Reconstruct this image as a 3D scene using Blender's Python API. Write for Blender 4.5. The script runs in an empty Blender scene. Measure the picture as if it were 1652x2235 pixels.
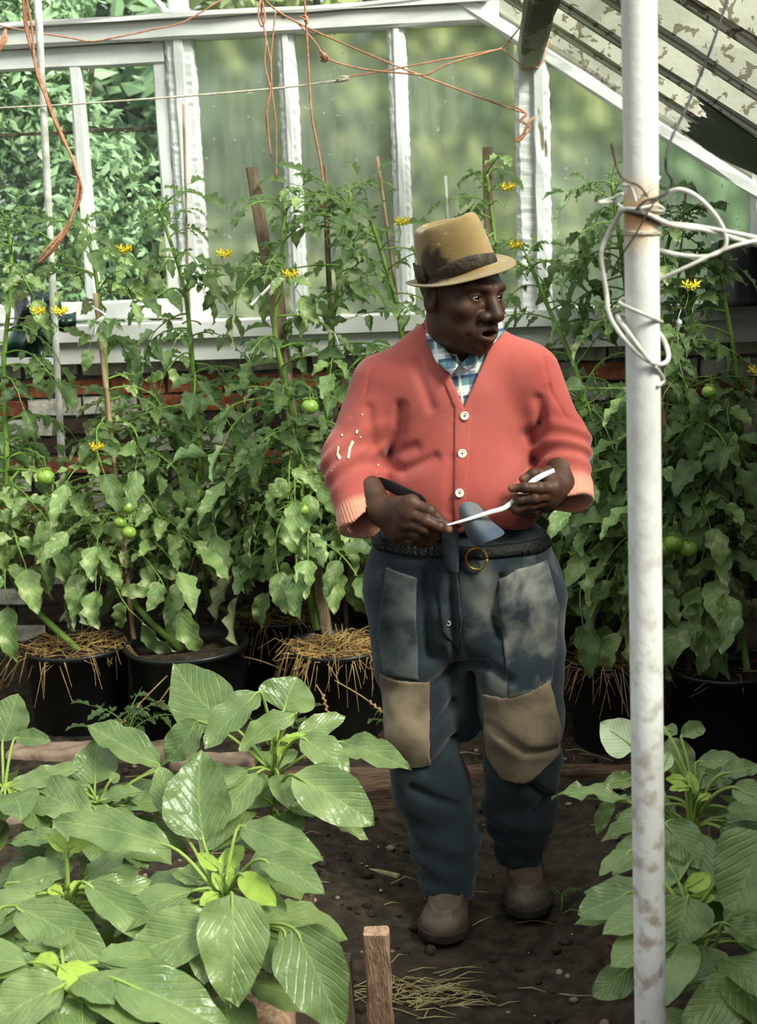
import bpy, math, random
import numpy as np
from mathutils import Vector, Matrix
random.seed(7); rng = np.random.default_rng(7)
SC = bpy.context.scene
COL = SC.collection

# ---------------------------------------------------------------- camera
IW, IH = 1652., 2235.
FPX, CX, CY = 3100., 826., 1117.5
CAMH = 1.72
PIT, YAW, ROL = math.radians(11.9), math.radians(5.2), math.radians(2.4)
_fw = np.array([-math.sin(YAW)*math.cos(PIT), math.cos(YAW)*math.cos(PIT), -math.sin(PIT)])
_r0 = np.array([math.cos(YAW), math.sin(YAW), 0.]); _u0 = np.cross(_r0, _fw)
_rt = math.cos(ROL)*_r0 - math.sin(ROL)*_u0
_up = math.cos(ROL)*_u0 + math.sin(ROL)*_r0
CAM = np.array([0., 0., CAMH])
cd = bpy.data.cameras.new('camera'); cam = bpy.data.objects.new('camera', cd); COL.objects.link(cam)
cam.matrix_world = Matrix(((_rt[0], _up[0], -_fw[0], 0), (_rt[1], _up[1], -_fw[1], 0), (_rt[2], _up[2], -_fw[2], CAMH), (0, 0, 0, 1)))
cd.sensor_fit = 'HORIZONTAL'; cd.sensor_width = 36.; cd.lens = FPX/IW*36.
cd.clip_start = .05; cd.clip_end = 200
cd.dof.use_dof = True; cd.dof.focus_distance = 3.35; cd.dof.aperture_fstop = 8.5
SC.camera = cam

# ---------------------------------------------------------------- light
w = bpy.data.worlds.new('overcast_sky'); SC.world = w; w.use_nodes = True
bg = w.node_tree.nodes['Background']; wn = w.node_tree
# standard overcast sky: brightest overhead, a third as bright at the horizon
tc = wn.nodes.new('ShaderNodeTexCoord'); sx = wn.nodes.new('ShaderNodeSeparateXYZ'); wn.links.new(tc.outputs['Generated'], sx.inputs[0])
ma = wn.nodes.new('ShaderNodeMath'); ma.operation = 'MAXIMUM'; ma.inputs[1].default_value = 0.; wn.links.new(sx.outputs[2], ma.inputs[0])
mb = wn.nodes.new('ShaderNodeMath'); mb.operation = 'MULTIPLY_ADD'; mb.inputs[1].default_value = 2./3.; mb.inputs[2].default_value = 1./3.; wn.links.new(ma.outputs[0], mb.inputs[0])
mc = wn.nodes.new('ShaderNodeMath'); mc.operation = 'MULTIPLY'; mc.inputs[1].default_value = 1.45; wn.links.new(mb.outputs[0], mc.inputs[0])
wn.links.new(mc.outputs[0], bg.inputs[1]); bg.inputs[0].default_value = (.88, .94, 1., 1)
sd = bpy.data.lights.new('sun', 'SUN'); sd.energy = 7.0; sd.angle = math.radians(20); sd.color = (1., .95, .86)
sun = bpy.data.objects.new('sun', sd); COL.objects.link(sun)
sun.rotation_euler = Vector((.58, -.44, .69)).to_track_quat('Z', 'Y').to_euler()
SC.view_settings.view_transform = 'Standard'
try: SC.view_settings.look = 'None'
except Exception: pass
SC.view_settings.gamma = 1.; SC.view_settings.use_curve_mapping = False
SC.view_settings.exposure = 0.72
SC.cycles.max_bounces = 5; SC.cycles.transparent_max_bounces = 12
SC.cycles.use_adaptive_sampling = True; SC.cycles.adaptive_threshold = .04
SC.cycles.transmission_bounces = 4; SC.cycles.glossy_bounces = 2; SC.cycles.diffuse_bounces = 3
SC.cycles.caustics_reflective = False
SC.cycles.sample_clamp_indirect = 6.

def ray(x, y): return _fw + _rt*(x-CX)/FPX - _up*(y-CY)/FPX
def at(x, y, Y):
    d = ray(x, y); return CAM + d*(Y/d[1])
def atz(x, y, Z):
    d = ray(x, y); return CAM + d*((Z-CAMH)/d[2])
def atplane(x, y, p0, n):
    d = ray(x, y); return CAM + d*(np.dot(p0-CAM, n)/np.dot(d, n))

# ---------------------------------------------------------------- materials
def rgb(r, g, b):
    f = lambda c: (c/255./12.92) if c/255. <= .04045 else ((c/255.+.055)/1.055)**2.4
    return (f(r), f(g), f(b), 1.)
class NT:
    def __init__(s, name):
        s.m = bpy.data.materials.new(name); s.m.use_nodes = True; s.t = s.m.node_tree
        s.b = s.t.nodes['Principled BSDF']; s.o = s.t.nodes['Material Output']
        s._co = None
    def n(s, typ, **kw):
        nd = s.t.nodes.new(typ)
        for k, v in kw.items(): setattr(nd, k, v)
        return nd
    def l(s, a, b): s.t.links.new(a, b)
    def co(s, which='Object'):
        if s._co is None: s._co = s.n('ShaderNodeTexCoord')
        return s._co.outputs[which]
    def noise(s, scale, detail=4, which='Object', stretch=None, dist=0.):
        nd = s.n('ShaderNodeTexNoise'); nd.inputs['Scale'].default_value = scale; nd.inputs['Detail'].default_value = detail
        nd.inputs['Distortion'].default_value = dist
        src = s.co(which)
        if stretch:
            mp = s.n('ShaderNodeMapping'); mp.inputs['Scale'].default_value = stretch; s.l(src, mp.inputs[0]); src = mp.outputs[0]
        s.l(src, nd.inputs['Vector']); return nd.outputs['Fac']
    def ramp(s, fac, stops):
        r = s.n('ShaderNodeValToRGB'); e = r.color_ramp.elements
        while len(e) < len(stops): e.new(.5)
        for el, (p, c) in zip(e, stops):
            el.position = p; el.color = c if len(c) == 4 else (*c, 1)
        s.l(fac, r.inputs[0]); return r.outputs[0]
    def mix(s, fac, a, b, blend='MIX'):
        m = s.n('ShaderNodeMix', data_type='RGBA', blend_type=blend)
        for sock, v in ((m.inputs[0], fac), (m.inputs[6], a), (m.inputs[7], b)):
            if hasattr(v, 'is_linked'): s.l(v, sock)
            else: sock.default_value = v
        return m.outputs[2]
    def math(s, op, a, b=0., c=0.):
        m = s.n('ShaderNodeMath', operation=op)
        for i, v in enumerate((a, b, c)):
            if hasattr(v, 'is_linked'): s.l(v, m.inputs[i])
            else: m.inputs[i].default_value = v
        return m.outputs[0]
    def bump(s, h, strength=.3, dist=.01):
        b = s.n('ShaderNodeBump'); b.inputs['Strength'].default_value = strength; b.inputs['Distance'].default_value = dist
        s.l(h, b.inputs['Height']); s.l(b.outputs[0], s.b.inputs['Normal']); return b
    def base(s, c):
        if hasattr(c, 'is_linked'): s.l(c, s.b.inputs['Base Color'])
        else: s.b.inputs['Base Color'].default_value = c
    def set(s, **kw):
        for k, v in kw.items(): s.b.inputs[k.replace('_', ' ')].default_value = v
        return s
B0 = (0, 0, 0, 1); W1 = (1, 1, 1, 1)
def simple(name, c1, c2=None, scale=8, rough=.7, bump=.0, bscale=40, stretch=None, lo=.35, hi=.65, spec=.3, metal=0.):
    t = NT(name)
    if c2 is None: t.base(c1)
    else: t.base(t.ramp(t.noise(scale, 5, stretch=stretch), [(lo, c1), (hi, c2)]))
    t.set(Roughness=rough, Metallic=metal); t.b.inputs['Specular IOR Level'].default_value = spec
    if bump: t.bump(t.noise(bscale, 4, stretch=stretch), bump, .01)
    return t.m

def peeling(name, paint, wood, amount, scale=9., stretch=(1, 1, .35)):
    t = NT(name)
    n1 = t.noise(scale, 8, stretch=stretch, dist=.6)
    mask = t.ramp(n1, [(amount, B0), (amount+.03, W1)])
    p = t.mix(t.ramp(t.noise(3, 4), [(.35, B0), (.7, W1)]), paint, tuple(c*.72 for c in paint[:3])+(1,))
    wd = t.mix(t.noise(30, 4, stretch=(1, 1, .1)), wood, tuple(c*.45 for c in wood[:3])+(1,))
    t.base(t.mix(mask, wd, p)); t.set(Roughness=.75); t.b.inputs['Specular IOR Level'].default_value = .2
    t.bump(t.mix(.5, mask, t.noise(60, 3)), .5, .004)
    return t.m

def leafmat(name, light, dark, back, vein, nv=9., slant=.55, vein_w=.12, transl=.25, rough=.42, bumpst=.6, objvar=.25, spec=.45, blotch=None):
    t = NT(name)
    uv = t.n('ShaderNodeUVMap'); uv.uv_map = 'UVMap'
    sp = t.n('ShaderNodeSeparateXYZ'); t.l(uv.outputs[0], sp.inputs[0])
    au = t.math('ABSOLUTE', t.math('MULTIPLY', t.math('SUBTRACT', sp.outputs[0], .5), 2.))
    ph = t.math('ADD', t.math('SUBTRACT', sp.outputs[1], t.math('MULTIPLY', au, slant)), t.math('MULTIPLY', t.noise(11, 2), .16))
    s1 = t.math('SINE', t.math('MULTIPLY', ph, nv*6.2832))
    lat = t.math('POWER', t.math('MULTIPLY_ADD', s1, .5, .5), 10.)
    mid = t.math('LESS_THAN', au, .035)
    rib = t.math('MULTIPLY', lat, .55)
    veinf = t.math('MAXIMUM', rib, mid)
    oi = t.n('ShaderNodeObjectInfo')
    nz = t.noise(14, 4)
    c = t.ramp(nz, [(.3, dark), (.7, light)])
    # leaf to leaf variation
    c = t.mix(t.math('MULTIPLY', oi.outputs['Random'], objvar), c, dark)
    c = t.mix(t.math('MULTIPLY', veinf, vein_w*2.6), c, vein)
    if blotch:
        bl = t.ramp(t.noise(38, 3), [(.55, B0), (.68, W1)])
        c = t.mix(t.math('MULTIPLY', bl, .55), c, blotch)
    geo = t.n('ShaderNodeNewGeometry')
    c2 = t.mix(geo.outputs['Backfacing'], c, back)
    t.base(c2); t.set(Roughness=rough); t.b.inputs['Specular IOR Level'].default_value = spec
    hgt = t.math('ADD', t.math('MULTIPLY', lat, -.22), t.math('MULTIPLY', t.noise(45, 3), 1.))
    bp = t.bump(hgt, bumpst, .004)
    tr = t.n('ShaderNodeBsdfTranslucent'); t.l(t.mix(.35, c2, (.30, .44, .06, 1)), tr.inputs[0])
    mx = t.n('ShaderNodeMixShader'); mx.inputs[0].default_value = transl
    t.l(t.b.outputs[0], mx.inputs[1]); t.l(tr.outputs[0], mx.inputs[2]); t.l(mx.outputs[0], t.o.inputs[0])
    return t.m

def glassmat(name, rough, haze, hazecol, tint=(.92, .97, .93, 1), streak=True, spots=.0):
    t = NT(name)
    t.t.nodes.remove(t.b)
    if rough > 0:
        g = t.n('ShaderNodeBsdfRefraction'); g.inputs['IOR'].default_value = 1.45; g.inputs['Roughness'].default_value = rough
    else: g = t.n('ShaderNodeBsdfTransparent')
    g.inputs[0].default_value = tint
    d = t.n('ShaderNodeBsdfDiffuse'); d.inputs[0].default_value = hazecol
    tl = t.n('ShaderNodeBsdfTranslucent'); tl.inputs[0].default_value = hazecol
    a = t.n('ShaderNodeAddShader'); 
    hm = t.n('ShaderNodeMixShader'); hm.inputs[0].default_value = .5
    t.l(d.outputs[0], hm.inputs[1]); t.l(tl.outputs[0], hm.inputs[2])
    gl = t.n('ShaderNodeBsdfGlossy'); gl.inputs['Roughness'].default_value = .08
    fr = t.n('ShaderNodeFresnel'); fr.inputs[0].default_value = 1.3
    m1 = t.n('ShaderNodeMixShader'); t.l(g.outputs[0], m1.inputs[1]); t.l(hm.outputs[0], m1.inputs[2])
    nz = t.noise(7, 5, stretch=(4, 1, .6) if streak else None)
    f = t.math('MULTIPLY', nz, haze*2)
    if spots:
        sp = t.ramp(t.noise(42, 2), [(.70, B0), (.73, W1)])
        f = t.math('MAXIMUM', f, t.math('MULTIPLY', sp, spots))
    t.l(f, m1.inputs[0])
    m2 = t.n('ShaderNodeMixShader'); t.l(t.math('MULTIPLY', fr.outputs[0], .5), m2.inputs[0]); t.l(m1.outputs[0], m2.inputs[1]); t.l(gl.outputs[0], m2.inputs[2])
    t.l(m2.outputs[0], t.o.inputs[0]); return t.m

MT = {}
MT['paint'] = peeling('weathered_white_paint', rgb(242, 240, 240), rgb(150, 140, 120), .31)
MT['paint_sill'] = peeling('white_sill_paint', rgb(236, 232, 232), rgb(170, 160, 150), .30)
MT['paint_old'] = peeling('flaking_grey_white_paint', rgb(190, 186, 172), rgb(138, 130, 110), .40, 34, (1, 1, 1))
MT['purlin'] = peeling('algae_stained_paint', rgb(150, 150, 132), rgb(92, 92, 66), .46, 6, (1, .3, 1))
MT['clear_glass'] = glassmat('clear_old_glass', 0, .02, (.75, .82, .75, 1), spots=.5)
MT['dirty_glass'] = glassmat('algae_misted_glass', .14, .26, (.70, .76, .66, 1), tint=(.94, .98, .92, 1), spots=.8)
MT['roof_glass'] = glassmat('whitewashed_roof_glass', 0, .17, (.92, .93, .93, 1), streak=False)
MT['brick_red'] = simple('red_brick', rgb(158, 92, 64), rgb(112, 60, 44), 30, .9, .5, 60)
MT['brick_dark'] = simple('dark_brick', rgb(64, 50, 42), rgb(42, 34, 30), 30, .9, .5, 60)
MT['brick_white'] = simple('whitewashed_brick', rgb(205, 198, 190), rgb(150, 140, 130), 18, .9, .5, 50)
MT['mortar'] = simple('mortar', rgb(120, 112, 104), rgb(84, 76, 70), 20, .95, .5, 60)
MT['soil'] = None
def soil():
    t = NT('trodden_soil')
    n1 = t.noise(2.2, 6); n2 = t.noise(26, 6)
    c = t.ramp(n1, [(.3, rgb(32, 27, 23)), (.55, rgb(52, 43, 36)), (.75, rgb(72, 60, 49))])
    c = t.mix(t.ramp(n2, [(.4, B0), (.75, W1)]), c, rgb(92, 77, 63))
    t.base(t.mix(.35, c, rgb(40, 34, 30))); t.set(Roughness=.95); t.b.inputs['Specular IOR Level'].default_value = .15
    t.bump(t.mix(.5, n2, t.noise(70, 5)), .8, .02); return t.m
MT['soil'] = soil()
MT['lawn'] = simple('garden_grass', rgb(80, 110, 50), rgb(52, 80, 36), 3, .9)
MT['wood'] = simple('weathered_wood', rgb(134, 114, 94), rgb(96, 80, 66), 10, .85, .5, 40, (6, 6, .5))
MT['wood_edge'] = simple('old_plank_wood', rgb(118, 90, 72), rgb(66, 48, 38), 12, .9, .6, 40, (1, 6, 6))
MT['wood_post'] = simple('rotting_board_wood', rgb(210, 172, 148), rgb(164, 124, 102), 16, .9, .6, 40, (6, 6, .6))
MT['cane'] = simple('bamboo_cane', rgb(164, 136, 110), rgb(128, 102, 80), 14, .7, .2, 40, (4, 4, .5))
MT['cane_white'] = simple('white_cane', rgb(222, 220, 216), rgb(180, 172, 164), 18, .7, .3, 40)
MT['stone'] = simple('pale_stone', rgb(170, 142, 124), rgb(120, 98, 84), 14, .95, .6, 30)
MT['twine'] = simple('orange_twine', rgb(206, 150, 122), rgb(178, 118, 92), 60, .8, .4, 200)
MT['twine_white'] = simple('white_twine', rgb(220, 210, 196), rgb(180, 168, 150), 60, .8, .4, 200)
MT['cable'] = simple('white_cable', rgb(226, 222, 216), rgb(186, 178, 168), 40, .5, 0, 1)
MT['wire'] = simple('rusty_wire', rgb(112, 92, 74), rgb(64, 52, 44), 60, .7, .3, 100, metal=.2)
MT['wire_dark'] = simple('dark_wire', rgb(66, 62, 56), rgb(40, 38, 36), 60, .6)
MT['black_pl'] = simple('black_plastic', rgb(20, 21, 22), rgb(30, 31, 32), 5, .38, 0, 1, spec=.5)
MT['black_sheet'] = simple('black_polythene', rgb(9, 9, 10), rgb(18, 18, 19), 5, .6, .3, 12, spec=.25)
MT['green_sheet'] = simple('dark_green_plastic', rgb(16, 52, 42), rgb(10, 28, 24), 8, .28, .5, 14, spec=.6)
MT['straw'] = simple('straw', rgb(188, 154, 98), rgb(136, 102, 60), 30, .8)
MT['splash'] = simple('old_paint', rgb(228, 204, 186), None, rough=.7)
MT['tape'] = simple('white_tie_strip', rgb(232, 230, 228), None, rough=.5)
MT['tomato_fruit'] = simple('unripe_tomato_skin', rgb(150, 176, 72), rgb(120, 156, 62), 20, .25, spec=.6)
MT['flower'] = simple('yellow_petal', rgb(250, 226, 70), rgb(244, 212, 50), 30, .6)
MT['tstem'] = simple('tomato_stem', rgb(128, 158, 72), rgb(98, 128, 56), 12, .6, .2, 60)
MT['astem'] = simple('amaranth_stem', rgb(150, 166, 84), rgb(120, 144, 68), 12, .5)
MT['tomato_leaf'] = leafmat('tomato_leaf', rgb(118, 138, 80), rgb(54, 78, 44), rgb(160, 186, 138), rgb(160, 188, 120), 5., .5, .07, .33, .5, .7, .6)
MT['tomato_leaf_pale'] = leafmat('mottled_tomato_leaf', rgb(150, 168, 104), rgb(90, 120, 62), rgb(196, 200, 156), rgb(180, 190, 136), 5., .5, .06, .18, .5, .9, .4, blotch=rgb(204, 204, 160))
MT['amaranth'] = leafmat('amaranth_leaf', rgb(142, 156, 98), rgb(88, 110, 62), rgb(180, 196, 132), rgb(168, 190, 112), 7., .55, .10, .2, .33, .8, .5, spec=.55)
MT['amaranth_young'] = leafmat('young_amaranth_leaf', rgb(180, 198, 84), rgb(150, 178, 70), rgb(196, 208, 120), rgb(200, 212, 130), 8., .55, .06, .3, .4, .5, .2)
MT['amaranth_pale'] = leafmat('pale_amaranth_leaf', rgb(206, 214, 178), rgb(180, 194, 146), rgb(214, 220, 190), rgb(226, 230, 196), 8., .55, .06, .2, .4, .6, .1)
MT['hedge'] = leafmat('hedge_leaf', rgb(112, 146, 100), rgb(46, 76, 50), rgb(132, 160, 120), rgb(120, 150, 96), 4, .5, .03, .25, .4, .2, .5)
MT['hedge_olive'] = leafmat('olive_hedge_leaf', rgb(176, 174, 104), rgb(128, 138, 78), rgb(150, 156, 100), rgb(150, 156, 100), 4, .5, .03, .25, .5, .2, .5)
MT['bark'] = simple('bark', rgb(96, 82, 68), rgb(62, 52, 44), 14, .9, .5, 30)
def polemat():
    t = NT('chalky_white_pole')
    c = t.ramp(t.noise(7, 5), [(.3, rgb(212, 206, 204)), (.7, rgb(236, 232, 230))])
    sp = t.ramp(t.noise(32, 6), [(.50, B0), (.64, W1)])
    gz = t.n('ShaderNodeSeparateXYZ'); t.l(t.co(), gz.inputs[0])
    low = t.n('ShaderNodeMapRange'); t.l(gz.outputs[2], low.inputs[0])
    low.inputs[1].default_value = 1.5; low.inputs[2].default_value = .7; low.inputs[3].default_value = .05; low.inputs[4].default_value = .75
    c = t.mix(t.math('MULTIPLY', sp, low.outputs[0]), c, rgb(150, 128, 110))
    rz = t.math('SUBTRACT', 1., t.math('MULTIPLY', t.math('ABSOLUTE', t.math('SUBTRACT', gz.outputs[2], 1.70)), 16.))
    rust = t.math('MULTIPLY', t.math('MAXIMUM', rz, 0.), t.ramp(t.noise(24, 4, stretch=(1, 1, .3)), [(.36, B0), (.56, W1)]))
    c = t.mix(rust, c, rgb(196, 140, 72))
    t.base(c); t.set(Roughness=.65); t.bump(t.noise(80, 4), .25, .003); return t.m
MT['pole'] = polemat()

# ---------------------------------------------------------------- mesh helpers
def tagset(o, label=None, cat=None, group=None, kind=None):
    if label: o['label'] = label
    if cat: o['category'] = cat
    if group: o['group'] = group
    if kind: o['kind'] = kind
    return o
def link(name, me, mats, parent=None, smooth=True):
    o = bpy.data.objects.new(name, me); COL.objects.link(o)
    if parent is not None: o.parent = parent
    if mats is not None and len(me.materials) == 0:
        for m in (mats if isinstance(mats, (list, tuple)) else [mats]): me.materials.append(MT[m] if isinstance(m, str) else m)
    if smooth and len(me.polygons):
        me.polygons.foreach_set('use_smooth', np.ones(len(me.polygons), bool))
    return o
def empty(name, loc=(0, 0, 0), rz=0.):
    o = bpy.data.objects.new(name, None); COL.objects.link(o); o.location = loc; o.rotation_euler = (0, 0, rz); o.empty_display_size = .05
    return o
class MB:
    def __init__(s): s.v = []; s.f = []; s.uv = []; s.mi = []
    def add(s, V, F, UV=None, mi=0):
        b = len(s.v); s.v.extend([tuple(map(float, p)) for p in V])
        s.f.extend([tuple(i+b for i in f) for f in F]); s.mi.extend([mi]*len(F))
        s.uv.extend(UV if UV is not None else [(.5, .5)]*len(V)); return s
    def mesh(s, name, off=(0, 0, 0)):
        me = bpy.data.meshes.new(name)
        off = np.array(off, float)
        V = [tuple(np.array(p)-off) for p in s.v]
        me.from_pydata(V, [], s.f)
        if any(s.mi): me.polygons.foreach_set('material_index', s.mi)
        ul = me.uv_layers.new(name='UVMap')
        li = np.zeros(len(me.loops), np.int32); me.loops.foreach_get('vertex_index', li)
        ul.data.foreach_set('uv', np.array(s.uv, np.float32)[li].ravel())
        me.update(); return me
    def build(s, name, mats, parent=None, smooth=True, off=(0, 0, 0)):
        return link(name, s.mesh(name, off), mats, parent, smooth)
    def box(s, lo, hi, mi=0):
        (a, b, c), (d, e, f) = lo, hi
        V = [(a,b,c),(d,b,c),(d,e,c),(a,e,c),(a,b,f),(d,b,f),(d,e,f),(a,e,f)]
        return s.add(V, [(0,3,2,1),(4,5,6,7),(0,1,5,4),(1,2,6,5),(2,3,7,6),(3,0,4,7)], mi=mi)
    def beam(s, a, b, wd, ht, up=(0, 0, 1), jag=0., seg=1, cham=.15):
        """timber from a to b with chamfered rectangular section, slightly uneven"""
        a = np.array(a, float); b = np.array(b, float); t = (b-a); L = np.linalg.norm(t); t /= L
        u = np.array(up, float); u -= t*np.dot(u, t); u /= np.linalg.norm(u); sd = np.cross(t, u)
        c = cham*min(wd, ht)
        sec = [(-wd/2+c,-ht/2),(wd/2-c,-ht/2),(wd/2,-ht/2+c),(wd/2,ht/2-c),(wd/2-c,ht/2),(-wd/2+c,ht/2),(-wd/2,ht/2-c),(-wd/2,-ht/2+c)]
        V = []; F = []
        for k in range(seg+1):
            for (x, y) in sec:
                j = rng.normal(0, jag, 2) if jag else (0, 0)
                V.append(a+t*L*k/seg+sd*(x+j[0])+u*(y+j[1]))
        for k in range(seg):
            for i in range(8): F.append((k*8+i, k*8+(i+1) % 8, (k+1)*8+(i+1) % 8, (k+1)*8+i))
        F.append(tuple(range(7, -1, -1))); F.append(tuple(seg*8+i for i in range(8)))
        return s.add(V, F)
    def tube(s, pts, r, n=6, spl=0, mi=0, cap=True):
        P = np.array(pts, float)
        R = np.full(len(P), r) if np.isscalar(r) else np.array(r, float)
        if spl: P, R = catmull(P, R, spl)
        T = np.gradient(P, axis=0); T /= np.linalg.norm(T, axis=1)[:, None]+1e-12
        ref = np.array([0, 0, 1.]) if abs(T[0][2]) < .9 else np.array([1., 0, 0])
        u = np.cross(T[0], ref); u /= np.linalg.norm(u)
        V = []; F = []
        for k in range(len(P)):
            u = u - T[k]*np.dot(u, T[k]); u /= np.linalg.norm(u); v = np.cross(T[k], u)
            for i in range(n):
                a = 2*math.pi*i/n; V.append(P[k]+(u*math.cos(a)+v*math.sin(a))*R[k])
        for k in range(len(P)-1):
            for i in range(n): F.append((k*n+i, k*n+(i+1) % n, (k+1)*n+(i+1) % n, (k+1)*n+i))
        if cap: F.append(tuple(range(n-1, -1, -1))); F.append(tuple((len(P)-1)*n+i for i in range(n)))
        return s.add(V, F, mi=mi)
    def ball(s, c, r, nu=10, nv=7, mi=0):
        r = np.array([r]*3 if np.isscalar(r) else r); V = []; F = []
        for j in range(1, nv):
            for i in range(nu):
                a = 2*math.pi*i/nu; b = math.pi*j/nv
                V.append(np.array(c)+r*np.array([math.sin(b)*math.cos(a), math.sin(b)*math.sin(a), math.cos(b)]))
        for j in range(nv-2):
            for i in range(nu): F.append((j*nu+i, (j+1)*nu+i, (j+1)*nu+(i+1) % nu, j*nu+(i+1) % nu))
        V += [np.array(c)+[0, 0, r[2]], np.array(c)-[0, 0, r[2]]]; t = len(V)-2
        for i in range(nu):
            F.append((t, i, (i+1) % nu)); F.append((t+1, (nv-2)*nu+(i+1) % nu, (nv-2)*nu+i))
        return s.add(V, F, mi=mi)
    def lathe(s, prof, c=(0, 0, 0), n=28, mi=0):
        V = []; F = []
        for (r, z) in prof:
            for i in range(n):
                a = 2*math.pi*i/n; V.append((c[0]+r*math.cos(a), c[1]+r*math.sin(a), c[2]+z))
        for k in range(len(prof)-1):
            for i in range(n): F.append((k*n+i, k*n+(i+1) % n, (k+1)*n+(i+1) % n, (k+1)*n+i))
        return s.add(V, F, mi=mi)
def catmull(P, R, k):
    Q = []; S = []
    n = len(P)
    for i in range(n-1):
        p0 = P[max(i-1, 0)]; p1 = P[i]; p2 = P[i+1]; p3 = P[min(i+2, n-1)]
        for j in range(k):
            t = j/k
            Q.append(.5*((2*p1)+(-p0+p2)*t+(2*p0-5*p1+4*p2-p3)*t*t+(-p0+3*p1-3*p2+p3)*t**3)); S.append(R[i]*(1-t)+R[i+1]*t)
    Q.append(P[-1]); S.append(R[-1]); return np.array(Q), np.array(S)
def nrm(v): v = np.array(v, float); return v/(np.linalg.norm(v)+1e-12)

# ================================================================ STRUCTURE
GY = 5.42           # glass plane of the end wall
def struct(o): o['kind'] = 'structure'; return o
def hnoise(x, y):
    return (np.sin(x*7.3+y*3.1)+np.sin(x*3.7-y*8.9+1.3)+np.sin(x*15.1+y*11.7+2.)*.5+np.sin(x*27.+y*5.)*.3+np.sin(-x*9.+y*33.)*.3)/3.
def ground_z(x, y):
    # trodden path in the middle, beds a little higher on both sides
    path = np.exp(-((x+.08)/.34)**4)*np.exp(-(np.maximum(y-3.75, 0)/.15)**2)
    return .05*(1-path)+.016*hnoise(x, y)-.016*path
# floor
nx, ny = 150, 190
xs = np.linspace(-5.0, 1.06, nx); ys = np.linspace(-1.7, 5.5, ny)
X, Yg = np.meshgrid(xs, ys); Z = ground_z(X, Yg)+rng.normal(0, .0025, X.shape)
idx = np.arange(nx*ny).reshape(ny, nx)
Fq = np.stack([idx[:-1, :-1], idx[:-1, 1:], idx[1:, 1:], idx[1:, :-1]], -1).reshape(-1, 4)
me = bpy.data.meshes.new('floor'); me.from_pydata(np.stack([X, Yg, Z], -1).reshape(-1, 3).tolist(), [], Fq.tolist())
floor = struct(link('floor', me, 'soil')); floor['label'] = 'trodden dark brown soil path and beds'

def struct_box(name, lo, hi, mat, label):
    o = MB().box(lo, hi).build(name, mat, smooth=False); o['label'] = label; return struct(o)
wl = struct_box('wall_left', (-5.1, -1.7, -.1), (-4.96, 5.6, 1.7), 'mortar', 'low side wall on the left')  # out of view, added so less low-angle light comes in
wb = struct_box('wall_back', (-4.96, -1.9, -.1), (1.2, -1.7, 1.3), 'mortar', 'low wall behind the viewer')  # added behind the camera to cut low fill light
wr = struct_box('wall_right', (1.08, -1.9, -.1), (1.28, 5.36, 1.70), 'brick_dark', 'dark low wall under the right eaves')

# end wall : mortar core with single bricks proud of it
we = struct_box('wall_end', (-4.96, 5.40, -.1), (1.28, 5.56, 1.29), 'mortar', 'low brick end wall, whitewashed near the sill')
bm_ = {}
for k in range(6):
    jx = rng.normal(0, .003, (8, 3))
    b = MB().box((-.105, -.02, -.031), (.105, .03, .031)); b.v = [tuple(np.array(p)+jx[i]) for i, p in enumerate(b.v)]
    bm_[k] = b
brick_mesh = {}
def brick(x, z, kind, half=False):
    k = random.randrange(6); key = (k, kind, half)
    if key not in brick_mesh:
        me = bm_[k].mesh('brick'); me.materials.append(MT[kind])
        brick_mesh[key] = me
    o = bpy.data.objects.new('brick', brick_mesh[key]); COL.objects.link(o); o.parent = we
    o.location = (x, 5.40+random.uniform(-.006, .006), z); o.rotation_euler = (0, random.uniform(-.01, .01), 0)
for r in range(16):
    z = .04+r*.076
    for c in range(14):
        x = -2.08+c*.225+(.112 if r % 2 else 0)
        q = random.random()
        if r >= 15: kind = 'brick_white'
        elif r >= 13: kind = 'brick_red' if q < .55 else 'brick_white'
        elif r >= 8: kind = 'brick_white' if q < .5 else ('brick_dark' if q < .85 else 'brick_red')
        else: kind = 'brick_dark' if q < .93 else 'brick_white'  # lower rows get dark colours that stand in for the plants' shade
        brick(x, z, kind)

tr = struct(MB().box((-4.96, 5.30, 1.285), (1.06, 5.46, 1.345)).build('trim_1', 'paint_sill', smooth=False)); tr['label'] = 'white painted window sill ledge'
tr2 = struct(MB().box((-4.96, 5.325, 1.20), (1.06, 5.42, 1.285)).build('trim_2', 'paint_sill', smooth=False)); tr2['label'] = 'white painted strip of wall under the sill'

def bar(name, parent, a, b, wd, ht, mat='paint', up=(0, -1, 0), jag=.0015, seg=10):
    return MB().beam(a, b, wd, ht, up, jag, seg).build(name, mat, parent, smooth=False)
def pane(parent, poly, mat, y=GY, th=.004):
    V = [(x, y, z) for x, z in poly]+[(x, y+th, z) for x, z in poly]; n = len(poly)
    F = [tuple(range(n)), tuple(range(2*n-1, n-1, -1))]+[(i, i+n, (i+1) % n+n, (i+1) % n) for i in range(n)]
    return MB().add(V, F).build('pane', mat, parent, smooth=False)
def rect(x0, x1, z0, z1): return [(x0, z0), (x1, z0), (x1, z1), (x0, z1)]

w1 = struct(empty('window_1', (-1.6, GY, 1.35))); w1['label'] = 'left casement of clear old panes in white bars'
w2 = struct(empty('window_2', (-.5, GY, 1.35))); w2['label'] = 'row of tall misted panes between white bars'
w3 = struct(empty('window_3', (.5, GY, 1.35))); w3['label'] = 'misted pane under the sloping gable board'
w4 = struct(empty('window_4', (-1., GY, 2.44))); w4['label'] = 'upper gable glass above the white cross beam'
def place_children(root):
    for c in root.children: c.location = -Vector(root.location)
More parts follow.
